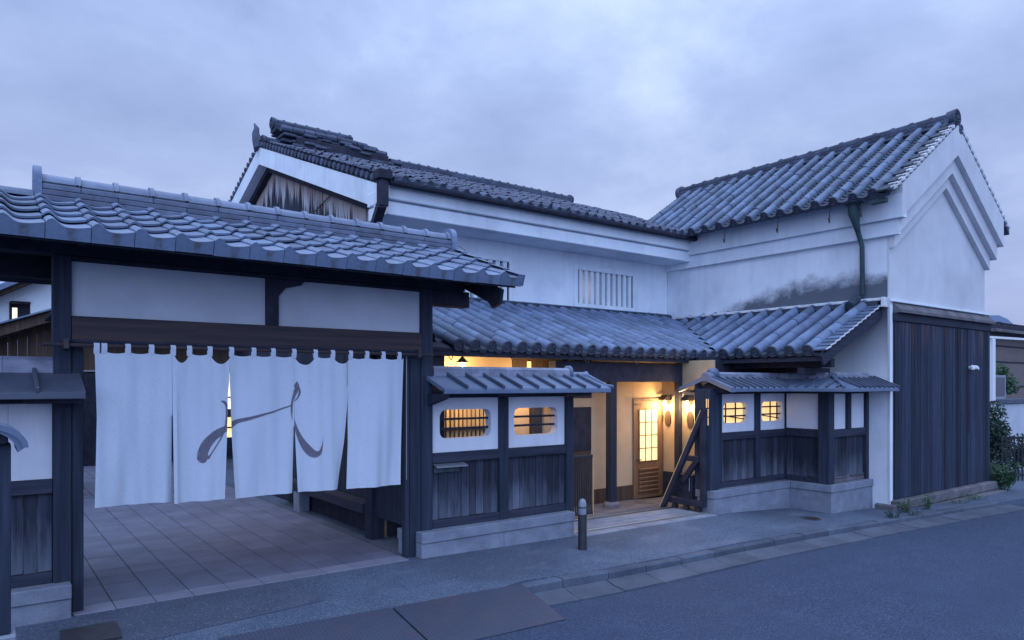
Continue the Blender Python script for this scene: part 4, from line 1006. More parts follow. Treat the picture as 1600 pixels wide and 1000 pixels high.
obj('cornice', M().box(5.28, 12.89, 10.335, 11.138, 4.985, 5.215, .012), 'plaster', house)
obj('cornice_core', M().box(5.34, 12.89, 10.45, 11.1, 4.9, 5.35, 0), 'plaster', house)
for (a, b, c, d), nbar in ((W1, 11), (W2, 10)):
    fr = M(); t = .105
    for bx in ((a - t, a, c - t, d + t), (b, b + t, c - t, d + t), (a, b, c - t, c), (a, b, d, d + t)): fr.box(bx[0], bx[1], 11.10, 11.30, bx[2], bx[3], .006)
    wf = obj('window', fr, 'plaster', house)
    for i in range(nbar):
        x = a + (b - a) * (i + .62) / (nbar + .15)
        obj('window_bar', M().box(x - .046, x + .046, 11.12, 11.24, c + .001, d - .001, .006), 'plaster', wf)
    obj('room', M().box(a + .02, b - .02, 11.42, 11.44, c, d, 0), 'timber_dark', wf)
obj('lit_opening', M().box(10.12, 10.48, 11.34, 11.35, 3.78, 4.26, 0), 'paper_lit', house)
# gable side
def chevron(parent, name, axis, c, hw, zf, a, b, p0, p1, m, c2=.006):
    poly = [(c - hw, zf(c - hw) - b), (c, zf(c) - b), (c + hw, zf(c + hw) - b), (c + hw, zf(c + hw) - a), (c, zf(c) - a), (c - hw, zf(c - hw) - a)]
    return obj(name, M().prism(poly, axis, p0, p1), m, parent)
chevron(house, 'barge_band', 'x', 17.0, 6.45, ZR, .02, .42, 5.29, 5.67, 'plaster')
chevron(house, 'barge_shadow_board', 'x', 17.0, 5.75, ZR, .422, .56, 5.50, 5.67, 'timber_dark')
obj('gable_post', M().box(5.50, 5.67, 11.32, 11.50, 3.4, 5.02, .01), 'timber_dark', house)
y = 11.5; i = 0
while y < 22.4:
    w_ = .205; a, b = y + .003, y + w_ - .003; xo = R(-.008, .008)
    if ZR(a) > 4.4:
        obj('gable_plank', M().prism([(a, 3.4), (b, 3.4), (b, ZR(b) - .45), (a, ZR(a) - .45)], 'x', 5.63 + xo, 5.679), 'board_peel', house)
    y += w_
obj('loose_wire', M().tube([(5.60, 13.35, 5.78), (5.59, 14.6, 5.52), (5.60, 15.5, 5.28)], .014, 5), 'iron', house)
roofm = obj('roof', M().prism([(10.22, 5.222), (10.22, 5.235), (17, 7.66), (23.8, 5.20), (23.8, 5.12), (17, 7.56)], 'x', 5.32, 14.95), 'tile_dark', house)
sl = atan2(.363, 1); es = Vector((0, cos(sl), sin(sl)))
barrel_roof(roofm, Vector((5.42, 10.17, 5.262)), Vector((1, 0, 0)), es, [.06 + .232 * k for k in range(41)], 7.2, .25, .056, 'tile_dark', 'tile_dark', .232, jit=.014, wav=.018, single_rows=3, crest=False, raise_=.01, sag=.03)
obj('eave_gutter', M().prism([(10.12, 5.215), (10.13, 5.175), (10.20, 5.16), (10.27, 5.175), (10.28, 5.215)], 'x', 5.2, 12.72), 'timber_dark', house)
obj('eave_board', M().box(5.30, 12.89, 10.302, 10.332, 5.19, 5.238, .004), 'timber_dark', house)
# gable verge: end discs along the rake
ve = M().tube([(-.03, 0, 0), (.05, 0, 0)], [.062, .062], 10).mesh('verge_tile', 'tile_dark', True)
for k in range(33):
    for sgn in (-1, 1):
        yy = 17 + sgn * (.25 + k * .20)
        inst('verge_tile', ve, Matrix.Translation((5.30, yy, ZR(yy) + .075)), roofm)
ridge_line(roofm, 8.7, 15.0, 17.0, 7.60, 7.97, .20, 'tile_dark', .085, .30, .06)
ridge_line(roofm, 5.42, 8.7, 17.0, 7.60, 7.86, .24, 'tile_dark', .09, .33, .06, collar=False)
# raised smoke vent with its own little roof
obj('vent_wall', M().box(6.0, 8.4, 16.45, 17.55, 7.4, 7.83, .01), 'timber_dark', roofm)
for k in range(6):
    x = 5.62 + .05 * (k % 2) + .02 * k; hw = .60 - .06 * k; xe = 8.60 - .13 * k
    while x < xe:
        L_ = R(.24, .34); dz = R(-.008, .008); dy = R(-.022, .022)
        q = M().box(-L_ / 2, L_ / 2, 17 - hw + dy, 17 + hw + dy, -.028, .031, .016, Matrix.Translation((x + L_ / 2, 0, 7.69 + .060 * k + dz - .05 * max(0, x - 7.9))) @ Matrix.Rotation(R(-.012, .012), 4, 'Y') @ Matrix.Rotation(R(-.010, .010), 4, 'X'))
        obj('vent_course_tile', q, 'tile_dark', roofm); x += L_ + .004
for i in range(10):
    obj('vent_cap', M().tube([(5.70 + i * .275, 16.66 + R(-.02, .02), 8.03 - .012 * max(0, i - 6) ** 2), (5.955 + i * .275, 16.66 + R(-.02, .02), 8.03 - .012 * max(0, i - 6) ** 2)], .075, 9), 'tile_dark', roofm, True)
ridge_line(roofm, 5.62, 7.6, 17.0, 8.03, 8.33, .20, 'tile_dark', .075, .28, .055)
rosette(roofm, (5.60, 17.0, 8.22), 'x', .14, 'tile_dark'); rosette(roofm, (5.38, 17.0, 7.74), 'x', .15, 'tile_dark')
obj('ridge_finial', M().tube([(5.30, 17.0, 7.55), (5.27, 17.06, 7.75), (5.25, 17.10, 7.92), (5.27, 17.10, 8.05), (5.24, 17.16, 8.17)], [.13, .115, .085, .06, .02], 9), 'tile_dark', roofm, True)
rosette(roofm, (15.02, 17.0, 7.85), 'x', .16, 'tile_dark')
# rain hopper and pipe at the corner
obj('rain_hopper', M().box(4.99, 5.23, 10.10, 10.31, 5.22, 5.37, .012), 'timber_dark', house)
obj('rain_pipe', M().box(5.03, 5.18, 10.14, 10.28, 4.80, 5.22, .012), 'timber_dark', house)
obj('rain_pipe', M().bar((5.08, 10.18, 4.84), (5.30, 10.95, 4.55), .14, .14), 'timber_dark', house)

# ================================================================== entrance wing with the long low roof
wing = thing('entrance_building', (8, 8.8, 0), 'low entrance building with a long round tiled roof, cream walls and a lit glazed door', 'house')
w = lambda name, m, *b, c=.005: obj(name, M().box(*b, c), m, wing)
SLW = .356; ZW = lambda y: 2.515 + SLW * (y - 8.32)
roofw = obj('roof', M().prism([(8.36, ZW(8.36) - .03), (8.36, ZW(8.36) - .07), (11.13, ZW(11.13) - .09), (11.13, ZW(11.13) - .03)], 'x', 4.42, 12.85), 'timber_dark', wing)
a_ = atan2(SLW, 1); es = Vector((0, cos(a_), sin(a_)))
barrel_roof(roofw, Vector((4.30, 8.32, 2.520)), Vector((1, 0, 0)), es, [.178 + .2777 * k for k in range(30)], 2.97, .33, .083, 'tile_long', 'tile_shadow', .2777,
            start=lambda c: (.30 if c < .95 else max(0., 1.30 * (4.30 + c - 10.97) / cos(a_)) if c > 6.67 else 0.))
ridge = M()
for k in range(18):
    xa = 5.9 + k * .385; obj('top_course_tile', M().box(xa + .002, xa + .383, 10.94, 11.135, ZW(11.05) - .01, ZW(11.05) + .10, .012), 'tile_shadow', roofw)
obj('flashing', M().box(5.9, 12.83, 11.02, 11.137, ZW(11.05) + .101, ZW(11.05) + .125, .004), 'tile_long', roofw)
w('eave_board', 'timber_h', 4.42, 10.95, 8.375, 8.405, 2.385, 2.462); w('eave_ceiling', 'timber_dark', 4.42, 10.9, 8.41, 8.98, 2.50, 2.52)
for x in (5.18, 6.25, 7.72, 8.85):
    obj('gutter_hook', M().tube([(x, 8.37, 2.40), (x, 8.35, 2.37), (x, 8.30, 2.33), (x, 8.27, 2.345), (x, 8.26, 2.39)], .007, 5), 'iron', wing)
w('end_wall', 'timber_dark', 4.30, 5.16, 8.43, 8.48, 0, 2.47)
w('beam', 'timber_dark', 7.25, 10.35, 8.52, 8.70, 2.035, 2.37)
w('post', 'timber_v', 8.47, 8.60, 8.52, 8.66, .02, 2.033); w('post', 'timber_dark', 10.19, 10.275, 8.52, 8.64, -.1, 2.033)
obj('post_stone', M().lathe([(.15, -.12), (.14, -.02), (.11, .02)], 8.535, 8.59, 12), 'oldstone', wing)
w('plaster_wall', 'plaster_warm', 8.46, 9.478, 9.0, 9.06, .175, 2.60, c=.002); w('plaster_wall', 'plaster_warm', 9.48, 10.278, 9.0, 9.06, 1.735, 2.60, c=.002)
w('skirting', 'timber_brown', 8.46, 9.478, 8.985, 9.06, -.15, .172); 
w('side_wall', 'plaster_warm', 10.28, 10.36, 7.86, 9.06, .37, 2.42, c=.002); w('side_skirting', 'timber_dark', 10.265, 10.36, 7.86, 8.998, -.15, .367)
w('inner_wall', 'timber_dark', 10.362, 12.88, 8.2, 8.26, -.2, 2.5); w('inner_wall', 'timber_dark', 11.9, 11.96, 6.8, 8.198, -.2, 2.5)
# glazed door
door = w('door', 'door_wood', 9.495, 10.262, 8.99, 9.04, -.09, 1.70)
obj('door_frame', M().box(9.478, 9.494, 8.97, 9.05, -.1, 1.735, .003).box(10.263, 10.279, 8.97, 9.05, -.1, 1.735, .003).box(9.494, 10.263, 8.97, 9.05, 1.702, 1.735, .003), 'door_wood', door)
for i in range(3):
    for j in range(4):
        xa = 9.638 + i * .163; za = .585 + j * .237
        obj('pane', M().box(xa + .008, xa + .155, 8.984, 8.989, za + .008, za + .229, 0), 'glass_lit', door)
for i in range(4): obj('glazing_bar', M().box(9.638 + i * .163 - .008, 9.638 + i * .163 + .008, 8.972, 8.989, .585, 1.533, .002), 'door_wood', door)
for j in range(5): obj('glazing_bar', M().box(9.631, 10.134, 8.976, 8.989, .577 + j * .237, .593 + j * .237, .002), 'door_wood', door)
for j in range(6): obj('louvre', M().bar((9.62, 8.978, .035 + j * .078), (10.14, 8.978, .035 + j * .078), .03, .055, (0, -.35, .94)), 'door_wood', door)
obj('handle', M().tube([(9.575, 8.985, .62), (9.575, 8.94, .62), (9.66, 8.94, .62)], .010, 6), 'iron', door)
obj('hinge', M().box(10.235, 10.275, 8.965, 8.972, 1.30, 1.42, .002), 'iron', door)
obj('door_closer', M().box(9.50, 9.66, 8.955, 8.985, 1.615, 1.64, .004), 'iron', door)
# left bays behind the garden wall
w('dark_door', 'timber_dark', 7.98, 8.455, 8.99, 9.05, .86, 1.60); w('door_panel', 'timber_brown', 7.98, 8.455, 8.995, 9.05, -.1, .856); w('door_head', 'plaster_warm', 7.98, 8.455, 9.0, 9.05, 1.605, 1.76, c=.002); w('door_head_beam', 'timber_dark', 7.98, 8.455, 8.98, 9.05, 1.765, 2.50)
w('plaster_wall', 'plaster_warm', 6.62, 7.978, 9.20, 9.26, .4, 2.02, c=.002); w('upper_wall', 'plaster_warm', 5.16, 6.90, 9.20, 9.26, 2.022, 2.52, c=.002); w('upper_wall', 'timber_brown', 6.902, 7.978, 9.19, 9.26, 2.022, 2.52)
w('post', 'timber_dark', 7.25, 7.45, 9.10, 9.198, 0, 2.02); w('skirting', 'timber_dark', 5.16, 7.978, 9.18, 9.26, -.1, .398)
w('lattice_back', 'timber_brown', 5.16, 6.618, 9.235, 9.26, .4, 2.02); w('rail', 'timber_dark', 5.16, 6.618, 9.16, 9.20, 1.30, 1.34)
x = 5.2
while x < 6.60:
    obj('slat', M().box(x, x + .045, 9.165 if False else 9.203, 9.233, .4, 2.02, .003), 'timber_pale', wing); x += .078
w('lit_strip', 'paper_lit', 7.20, 7.27, 9.17, 9.188, 2.17, 2.37, c=0)
obj('leaning_plank', M().bar((7.60, 8.9, 1.0), (7.86, 8.9, 1.72), .11, .03, (0, 1, 0)), 'timber_dark', wing)
obj('hanging_board', M().tube([(7.70, 9.02, 1.80), (7.70, 8.98, 1.80)], [.24, .24], 18), 'timber_brown', wing, True)
# passage side towards the gate
for k in range(16): w('passage_plank', 'timber_v', 4.235, 4.262, 8.63 + k * .21, 8.63 + (k + 1) * .21 - .004, .44, 2.55, c=.003)
w('passage_sill', 'timber_h', 4.02, 4.233, 8.63, 12.0, .30, .435); w('passage_stone', 'granite', 4.03, 4.2, 10.95, 11.2, -.02, .298); w('passage_dark', 'timber_dark', 4.24, 4.30, 8.63, 12.0, -.02, .438)
w('passage_sill', 'granite', 3.99, 4.10, 7.475, 7.60, .165, .287); w('passage_stone', 'granite', 4.0, 4.09, 7.48, 7.59, -.05, .163)
w('passage_plank', 'timber_v', 4.10, 4.14, 7.475, 8.415, .29, 2.6); w('passage_plank', 'timber_dark', 4.262, 4.30, 12.0, 13.4, -.02, 2.6)
# hanging lamp and wall lamps
def lamp_at(loc, e, r=.05, col=(1, .60, .26)):
    ld = bpy.data.lights.new('lamp_light', 'POINT'); ld.energy = e; ld.color = col; ld.shadow_soft_size = r
    lo = bpy.data.objects.new('lamp_light', ld); COL.objects.link(lo); lo.location = loc
hl = thing('hanging_lamp', (5.72, 8.85, 2.5), 'small cone shaded lamp hanging lit under the long eaves above the garden wall', 'lamp')
obj('cord', M().tube([(5.72, 8.85, 2.50), (5.72, 8.85, 2.40)], .006, 5), 'iron', hl)
obj('shade', M().lathe([(.10, 2.318), (.03, 2.385), (.018, 2.405)], 5.72, 8.85, 16), 'copper', hl, True)
obj('bulb', M().lathe([(.015, 2.255), (.04, 2.275), (.045, 2.30), (.02, 2.317)], 5.72, 8.85, 12), 'bulb', hl, True)
lamp_at((5.72, 8.82, 2.20), 46, col=(1, .64, .28)); lamp_at((7.0, 8.75, 1.95), 26, col=(1, .60, .24))
for k, (yy, lab) in enumerate(((8.86, 'small hooded wall lamp glowing beside the glazed door, nearer the door'), (8.34, 'small hooded wall lamp glowing over a dark oval, nearer the timber prop'))):
    wlm = thing('wall_lamp', (10.27, yy, 1.75), lab, 'lamp', 'wall lamps beside the entrance door')
    obj('hood', M().prism([(10.279, 1.80), (10.279, 1.70), (10.10, 1.70), (10.10, 1.735), (10.20, 1.80)], 'y', yy - .075, yy + .075), 'iron', wlm)
    obj('bulb', M().lathe([(.012, 1.60), (.034, 1.615), (.038, 1.65), (.02, 1.698)], 10.19, yy, 12), 'bulb', wlm, True)
    q = M(); vs = []
    for xx in (10.279, 10.262):
        vs += [(xx, yy + .075 * cos(2 * pi * t / 16), 1.36 + .15 * sin(2 * pi * t / 16)) for t in range(16)]
    q.add(vs, [tuple(range(16)), tuple(range(31, 15, -1))] + [(t, (t + 1) % 16, 16 + (t + 1) % 16, 16 + t) for t in range(16)])
    obj('dark_oval', q, 'timber_brown', wlm)  # dark oval on the wall below the lamp
    lamp_at((10.12, yy, 1.60), 24, .03, (1, .62, .27))
# slatted gate leaf and timber prop
sg = thing('slatted_gate', (7.2, 7.95, 0), 'low black slatted gate leaf standing behind the end of the garden wall', 'gate')
obj('rail', M().box(6.86, 7.50, 7.94, 7.97, .88, .925, .004), 'iron', sg); obj('rail', M().box(6.86, 7.50, 7.94, 7.97, .02, .07, .004), 'iron', sg)
for i in range(14): obj('slat', M().box(6.87 + i * .046, 6.892 + i * .046, 7.945, 7.965, .071, .879, .003), 'iron', sg)
obj('edge_strip', M().box(7.502, 7.516, 7.94, 7.965, .0, .90, .003), 'timber_pale', sg)
prop = thing('timber_prop', (9.3, 7.6, -.08), 'dark timber frame with a long leaning brace and small wheels in the entrance', 'timber frame')
obj('brace', M().bar((9.20, 8.05, -.07), (9.30, 7.26, 1.60), .085, .08, (1, 0, 0)), 'timber_dark', prop)
obj('lit_brace_edge', M().bar((9.165, 8.085, -.07), (9.262, 7.31, 1.58), .016, .014, (1, 0, 0)), 'timber_pale', prop)  # pale strip paints the light along the edge of the brace
obj('cross_bar', M().box(9.26, 9.34, 7.345, 7.64, .745, .83, .006), 'timber_dark', prop)
obj('short_brace', M().bar((9.29, 7.40, .77), (9.27, 7.68, .40), .085, .06, (1, 0, 0)), 'timber_dark', prop)
obj('upright', M().box(9.27, 9.348, 7.25, 7.34, .02, 1.62, .006), 'timber_dark', prop)
obj('base_beam', M().box(9.24, 9.34, 7.28, 7.95, .02, .12, .008), 'timber_dark', prop)
obj('chest', M().box(9.345, 9.56, 7.56, 7.90, .10, .50, .01), 'timber_dark', prop)
obj('strap', M().tube([(9.335, 7.60, .46), (9.325, 7.585, .36), (9.335, 7.60, .24)], .008, 5), 'cap_grey', prop)
for y in (7.38, 7.62, 7.86): obj('wheel', M().tube([(9.26, y, -.03), (9.32, y, -.03)], [.05, .05], 12), 'iron', prop, True)

# ================================================================== corner storehouse on the right
barn = thing('storehouse', (15, 8, -.3), 'tall white plastered corner storehouse with black lower boards and a round tiled roof', 'storehouse')
b = lambda name, m, *bx, c=.005: obj(name, M().box(*bx, c), m, barn)
CX = 15.0; ZB = lambda x: 7.0 - .66 * abs(x - CX)
obj('wall_core', M().prism([(13.1, -.4), (16.9, -.4), (16.9, ZB(16.9) - .15), (CX, 6.82), (13.1, ZB(13.1) - .15)], 'y', 6.12, 12.3), 'plaster', barn)
obj('front_wall', M().prism([(12.9, -.3), (17.1, -.3), (17.1, ZB(17.1) - .1), (CX, 6.9), (12.9, ZB(12.9) - .1)], 'y', 6.07, 6.10), 'plaster_front', barn)
obj('side_wall', M().box(12.9, 13.09, 6.103, 12.3, -.3, 5.42, 0), 'plaster_moss', barn)
obj('side_wall', M().box(16.91, 17.10, 6.103, 12.3, -.3, 5.42, 0), 'plaster', barn)
b('cornice', 'plaster', 12.735, 12.898, 5.773, 12.3, 4.885, 5.30, c=.004); b('cornice', 'plaster', 12.81, 12.898, 5.873, 12.3, 4.615, 4.883, c=.004)
b('cornice', 'plaster', 17.102, 17.26, 6.072, 12.3, 4.842, 5.30, c=.01)
chevron(barn, 'gable_band', 'y', CX, 2.262, ZB, .05, .62, 5.77, 6.068, 'plaster_front')
chevron(barn, 'gable_band', 'y', CX, 2.187, ZB, .623, .94, 5.87, 6.067, 'plaster_front')
chevron(barn, 'gable_band', 'y', CX, 2.108, ZB, .943, 1.20, 5.975, 6.066, 'plaster_front')
roofb = obj('roof', M().prism([(12.36, ZB(12.36) + .0), (12.36, ZB(12.36) - .05), (CX, 6.92), (17.66, ZB(17.66) - .05), (17.66, ZB(17.66) + .03), (CX, 7.0)], 'y', 5.80, 12.4), 'tile_dark', barn)
sb = atan2(.66, 1); es = Vector((cos(sb), 0, sin(sb)))
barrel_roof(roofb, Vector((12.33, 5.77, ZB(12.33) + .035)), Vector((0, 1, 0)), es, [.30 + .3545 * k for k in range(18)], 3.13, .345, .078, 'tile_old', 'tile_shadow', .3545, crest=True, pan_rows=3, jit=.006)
ridge_y(roofb, CX, 5.92, 12.45, 6.90, 7.225, .17, 'tile_dark', .092, .37)
rosette(roofb, (CX, 5.80, 7.105), 'y', .165, 'tile_dark', .14)
rosette(roofb, (CX - .10, 5.80, 6.90), 'y', .095, 'tile_dark', .10, 'ridge_shoulder_tile', 6); rosette(roofb, (CX + .12, 5.78, 6.90), 'y', .095, 'tile_dark', .10, 'ridge_shoulder_tile', 6)
obj('ridge_cheek', M().prism([(CX - .32, 6.78), (CX - .26, 6.93), (CX - .17, 7.00), (CX - .14, 7.12), (CX + .14, 7.12), (CX + .17, 7.00), (CX + .26, 6.93), (CX + .32, 6.78)], 'y', 5.88, 5.96), 'tile_dark', roofb)
rosette(roofb, (CX, 12.45, 7.08), 'y', .18, 'tile_dark', .1)
# verge tiles with mortared ends along both rakes
for sgn in (-1, 1):
    for k in range(17):
        d0 = .24 + k * .143
        x_ = CX + sgn * d0; zt = ZB(x_) + .02 + R(-.008, .008)
        q = M().box(-.075, .075, 5.755, 5.93, -.035, .035, .012, Matrix.Translation((x_, 0, zt)) @ Matrix.Rotation((sb if sgn < 0 else -sb) * -1 + .22 * sgn * -1, 4, 'Y'))
        obj('verge_tile', q, 'mortar', roofb)
for sgn in (-1, 1):
    for k in range(9):
        d0 = .30 + k * .285; x_ = CX + sgn * d0
        q = M().box(-.15, .15, 5.82, 6.0, -.02, .02, .006, Matrix.Translation((x_, 0, ZB(x_) + .06)) @ Matrix.Rotation((sb if sgn < 0 else -sb) * -1 + .1 * sgn * -1, 4, 'Y'))
        obj('verge_flat_tile', q, 'tile_shadow', roofb)
for yy in (9.15, 7.93, 6.88, 6.30):
    obj('gutter_hook', M().tube([(12.40, yy, 5.20), (12.37, yy, 5.08), (12.37, yy, 4.96), (12.33, yy - .02, 4.92), (12.29, yy - .03, 4.95), (12.28, yy - .03, 5.0)], .011, 5), 'iron', barn)
# copper downpipe
obj('downpipe', M().tube([(12.52, 6.52, 5.26), (12.55, 6.52, 5.05), (12.62, 6.52, 4.86), (12.70, 6.52, 4.72), (12.83, 6.52, 4.50), (12.845, 6.52, 3.62)], [.105, .10, .058, .044, .042, .042], 10), 'copper', barn, True)
obj('rain_head', M().box(12.42, 12.64, 6.40, 6.64, 5.20, 5.30, .01), 'copper', barn)
b('gutter_stub', 'copper', 12.38, 12.50, 5.90, 6.16, 5.12, 5.20)
# lean-to roof against the side wall
SLL = .463; ZL = lambda x: 2.53 + SLL * (x - 10.97)
roofl = obj('lean_to_roof', M().prism([(10.99, ZL(10.99) - .03), (10.99, ZL(10.99) - .07), (12.88, ZL(12.88) - .09), (12.88, ZL(12.88) - .03)], 'y', 6.22, 11.0), 'timber_dark', barn)
al = atan2(SLL, 1); es = Vector((cos(al), 0, sin(al)))
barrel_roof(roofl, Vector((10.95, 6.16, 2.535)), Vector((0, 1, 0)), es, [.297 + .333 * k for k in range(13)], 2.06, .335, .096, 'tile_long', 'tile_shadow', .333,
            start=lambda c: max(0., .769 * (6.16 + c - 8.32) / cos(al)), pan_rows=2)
for k in range(13):
    x_ = 10.95 + .06 + k * .142
    q = M().box(-.09, .09, 6.14, 6.36, -.016, .016, .004, Matrix.Translation((x_, 0, ZL(x_) + .035)) @ Matrix.Rotation(-al + .13, 4, 'Y'))
    obj('verge_tile', q, 'tile_old', roofl)
    q = M().box(-.085, .085, 6.132, 6.142, -.008, .016, .003, Matrix.Translation((x_, 0, ZL(x_) + .035)) @ Matrix.Rotation(-al + .13, 4, 'Y'))
    obj('verge_edge', q, 'mortar', roofl)
obj('verge_board', M().bar((10.93, 6.21, ZL(10.93) - .13), (12.89, 6.21, ZL(12.89) - .13), .04, .17, (-.42, 0, .9)), 'timber_h', roofl)
for k in range(12): obj('course_tile', M().box(12.70, 12.895, 6.2 + k * .39, 6.2 + (k + 1) * .39 - .004, ZL(12.8) - .0, ZL(12.8) + .10, .012), 'tile_shadow', roofl)
obj('flashing', M().box(12.78, 12.898, 6.12, 10.9, ZL(12.8) + .102, ZL(12.8) + .155, .008), 'mortar', roofl)
obj('flashing', M().box(12.72, 12.898, 6.075, 6.135, ZL(12.8) - .02, ZL(12.8) + .155, .008), 'mortar', roofl)
obj('drip_tile', M().tube([(12.86, 6.60, 3.56), (12.62, 6.60, 3.45), (12.52, 6.60, 3.40)], .085, 10), 'tile_shadow', roofl, True)
obj('valley_gutter', M().bar((10.95, 8.30, 2.50), (12.86, 10.78, 3.385), .26, .03, (0, -.25, 1)), 'tile_dark', roofl)
obj('eave_board', M().box(11.00, 11.03, 6.22, 8.37, 2.375, 2.45, .004), 'timber_h', roofl)
obj('eave_ceiling', M().box(11.05, 11.28, 6.24, 8.19, 2.43, 2.45, .002), 'timber_dark', roofl)
obj('purlin', M().box(11.30, 11.42, 6.26, 8.18, 2.28, 2.428, .006), 'timber_dark', roofl)
obj('tie_beam', M().box(11.05, 11.89, 6.60, 6.72, 2.15, 2.275, .006), 'timber_dark', roofl)
# street front: boards, trim, stone base
n_ = 33
for k in range(n_):
    xa = 13.03 + k * (4.12 / n_); obj('front_board', M().box(xa + .003, xa + 4.12 / n_ - .003, 6.028 + R(-.006, .004), 6.068, -.055 + R(-.008, .006), 3.12, .004), 'board_barn', barn)
b('corner_batten', 'timber_v', 17.152, 17.24, 6.02, 6.12, -.10, 3.12); b('corner_batten', 'plaster', 12.905, 12.985, 6.055, 6.069, -.08, 3.40)
b('trim_board', 'timber_h', 13.0, 17.26, 6.0, 6.068, 3.122, 3.268)
obj('drip_trim', M().prism([(6.068, 3.46), (5.955, 3.335), (5.935, 3.325), (5.935, 3.272), (6.068, 3.272)], 'x', 13.03, 17.30), 'oldstone', barn)
b('trim_cap', 'plaster', 12.93, 17.28, 6.02, 6.068, 3.462, 3.50)
for a, c in ((12.96, 15.2), (15.206, 17.34)): b('base_stone', 'oldstone', a, c, 5.90, 6.10, -.235, -.06, c=.02)
b('foundation', 'oldstone', 12.98, 17.36, 5.74, 6.10, -.62, -.238, c=.02)
b('corner_stone', 'oldstone', 12.84, 12.957, 5.96, 6.30, -.45, -.13, c=.02)
cam_ = thing('security_light', (16.18, 6.02, 2.33), 'white round security light on the black boarded front of the storehouse', 'security light')
obj('mount', M().tube([(16.18, 6.02, 2.33), (16.18, 5.975, 2.33)], [.035, .03], 12), 'white', cam_, True)
obj('head', M().tube([(16.155, 5.96, 2.375), (16.16, 5.96, 2.365), (16.165, 5.955, 2.335), (16.17, 5.955, 2.295), (16.17, 5.955, 2.285)], [.02, .042, .052, .045, .02], 14), 'white', cam_, True)
obj('visor', M().tube([(16.175, 5.94, 2.345), (16.24, 5.91, 2.33), (16.275, 5.90, 2.30)], [.04, .045, .034], 12), 'white', cam_, True)
obj('lens', M().tube([(16.235, 5.91, 2.275), (16.235, 5.91, 2.30)], [.03, .03], 12), 'iron', cam_, True)
obj('cable', M().tube([(16.18, 6.02, 2.28), (16.18, 6.018, 1.6), (16.19, 6.018, 1.0)], .008, 5), 'iron', cam_)

# ================================================================== bollard
bo = thing('bollard', (6.07, 6.62, gz(6.07, 6.62)), 'black iron bollard with a pale domed head standing by the end of the garden wall', 'bollard')
z0 = gz(6.07, 6.62)
obj('post', M().lathe([(.055, z0 - .05), (.055, z0 + .44)], 6.07, 6.62, 18), 'iron', bo, True)
obj('head', M().lathe([(.050, z0 + .441), (.050, z0 + .52)], 6.07, 6.62, 18), 'cap_grey', bo, True)
obj('ring', M().lathe([(.052, z0 + .521), (.056, z0 + .528), (.052, z0 + .535)], 6.07, 6.62, 18), 'iron', bo, True)
obj('dome', M().lathe([(.050, z0 + .536), (.050, z0 + .575), (.042, z0 + .605), (.026, z0 + .628), (.004, z0 + .636)], 6.07, 6.62, 18), 'cap_grey', bo, True)
obj('chain_eye', M().tube([(6.125, 6.60, z0 + .53), (6.15, 6.59, z0 + .52), (6.155, 6.59, z0 + .49), (6.13, 6.60, z0 + .47)], .007, 6), 'iron', bo, True)

# ================================================================== plants
def leaf_cloud(q, c, rad, n_, size, shell=.45, flat=1.):
    for _ in range(n_):
        while True:
            p = Vector((R(-1, 1), R(-1, 1), R(-1, 1)))
            if shell < p.length < 1: break
        p = Vector((c[0] + p.x * rad[0], c[1] + p.y * rad[1], c[2] + p.z * rad[2]))
        u = Vector((R(-1, 1), R(-1, 1), R(-.6, .6))).normalized(); v = u.cross(Vector((R(-1, 1), R(-1, 1), R(-1, 1)))).normalized(); s = size * R(.6, 1.3)
        q.add([p - u * s, p + v * s * .45, p + u * s, p - v * s * .45], [(0, 1, 2, 3)])
def weed(x, y, r, h, n_, size, label, m='leaf'):
    z = gz(x, y); t = thing('weed', (x, y, z), label, 'weed', 'weeds along the storehouse foot')
    st = M(); lv = M()
    for _ in range(max(6, n_ // 14)):
        a, d = R(0, 2 * pi), r * sqrt(R(0, 1)); hh = h * R(.5, 1)
        tip = Vector((x + d * cos(a), y + d * sin(a), z + hh)); base = Vector((x + d * .4 * cos(a), y + d * .4 * sin(a), z - .02))
        st.tube([base, base.lerp(tip, .6) + Vector((0, 0, .02)), tip], [.004, .003, .002], 4)
        for k in range(14):
            p = base.lerp(tip, R(.25, 1.05)); u = Vector((R(-1, 1), R(-1, 1), R(-.3, .8))).normalized(); v = u.cross(Vector((R(-1, 1), R(-1, 1), 1))).normalized(); s = size * R(.6, 1.3)
            lv.add([p, p + u * s + v * s * .35, p + u * s * 2, p + u * s - v * s * .35], [(0, 1, 2, 3)])
    obj('stems', st, m, t, kind='stuff'); obj('leaves', lv, m, t, kind='stuff')
weed(12.72, 5.72, .11, .24, 170, .026, 'bright green weed tuft right at the pale corner stone of the storehouse')
weed(13.42, 5.66, .10, .26, 170, .024, 'thin upright weed against the stone base, second from the storehouse corner')
weed(11.95, 5.52, .20, .12, 190, .017, 'low dark weed mat growing over the kerb stones near the storehouse corner', 'leaf_dark')
weed(12.45, 5.45, .16, .10, 120, .016, 'small weed mat on the kerb just right of the larger kerb mat', 'leaf_dark')
weed(15.4, 5.62, .24, .16, 170, .018, 'sparse weeds at the middle of the storehouse foundation')
weed(14.6, 5.60, .22, .11, 110, .016, 'short weeds low on the foundation left of its middle')
weed(17.50, 5.90, .34, .62, 900, .050, 'tall bright leafy weed clump at the far right corner of the storehouse')

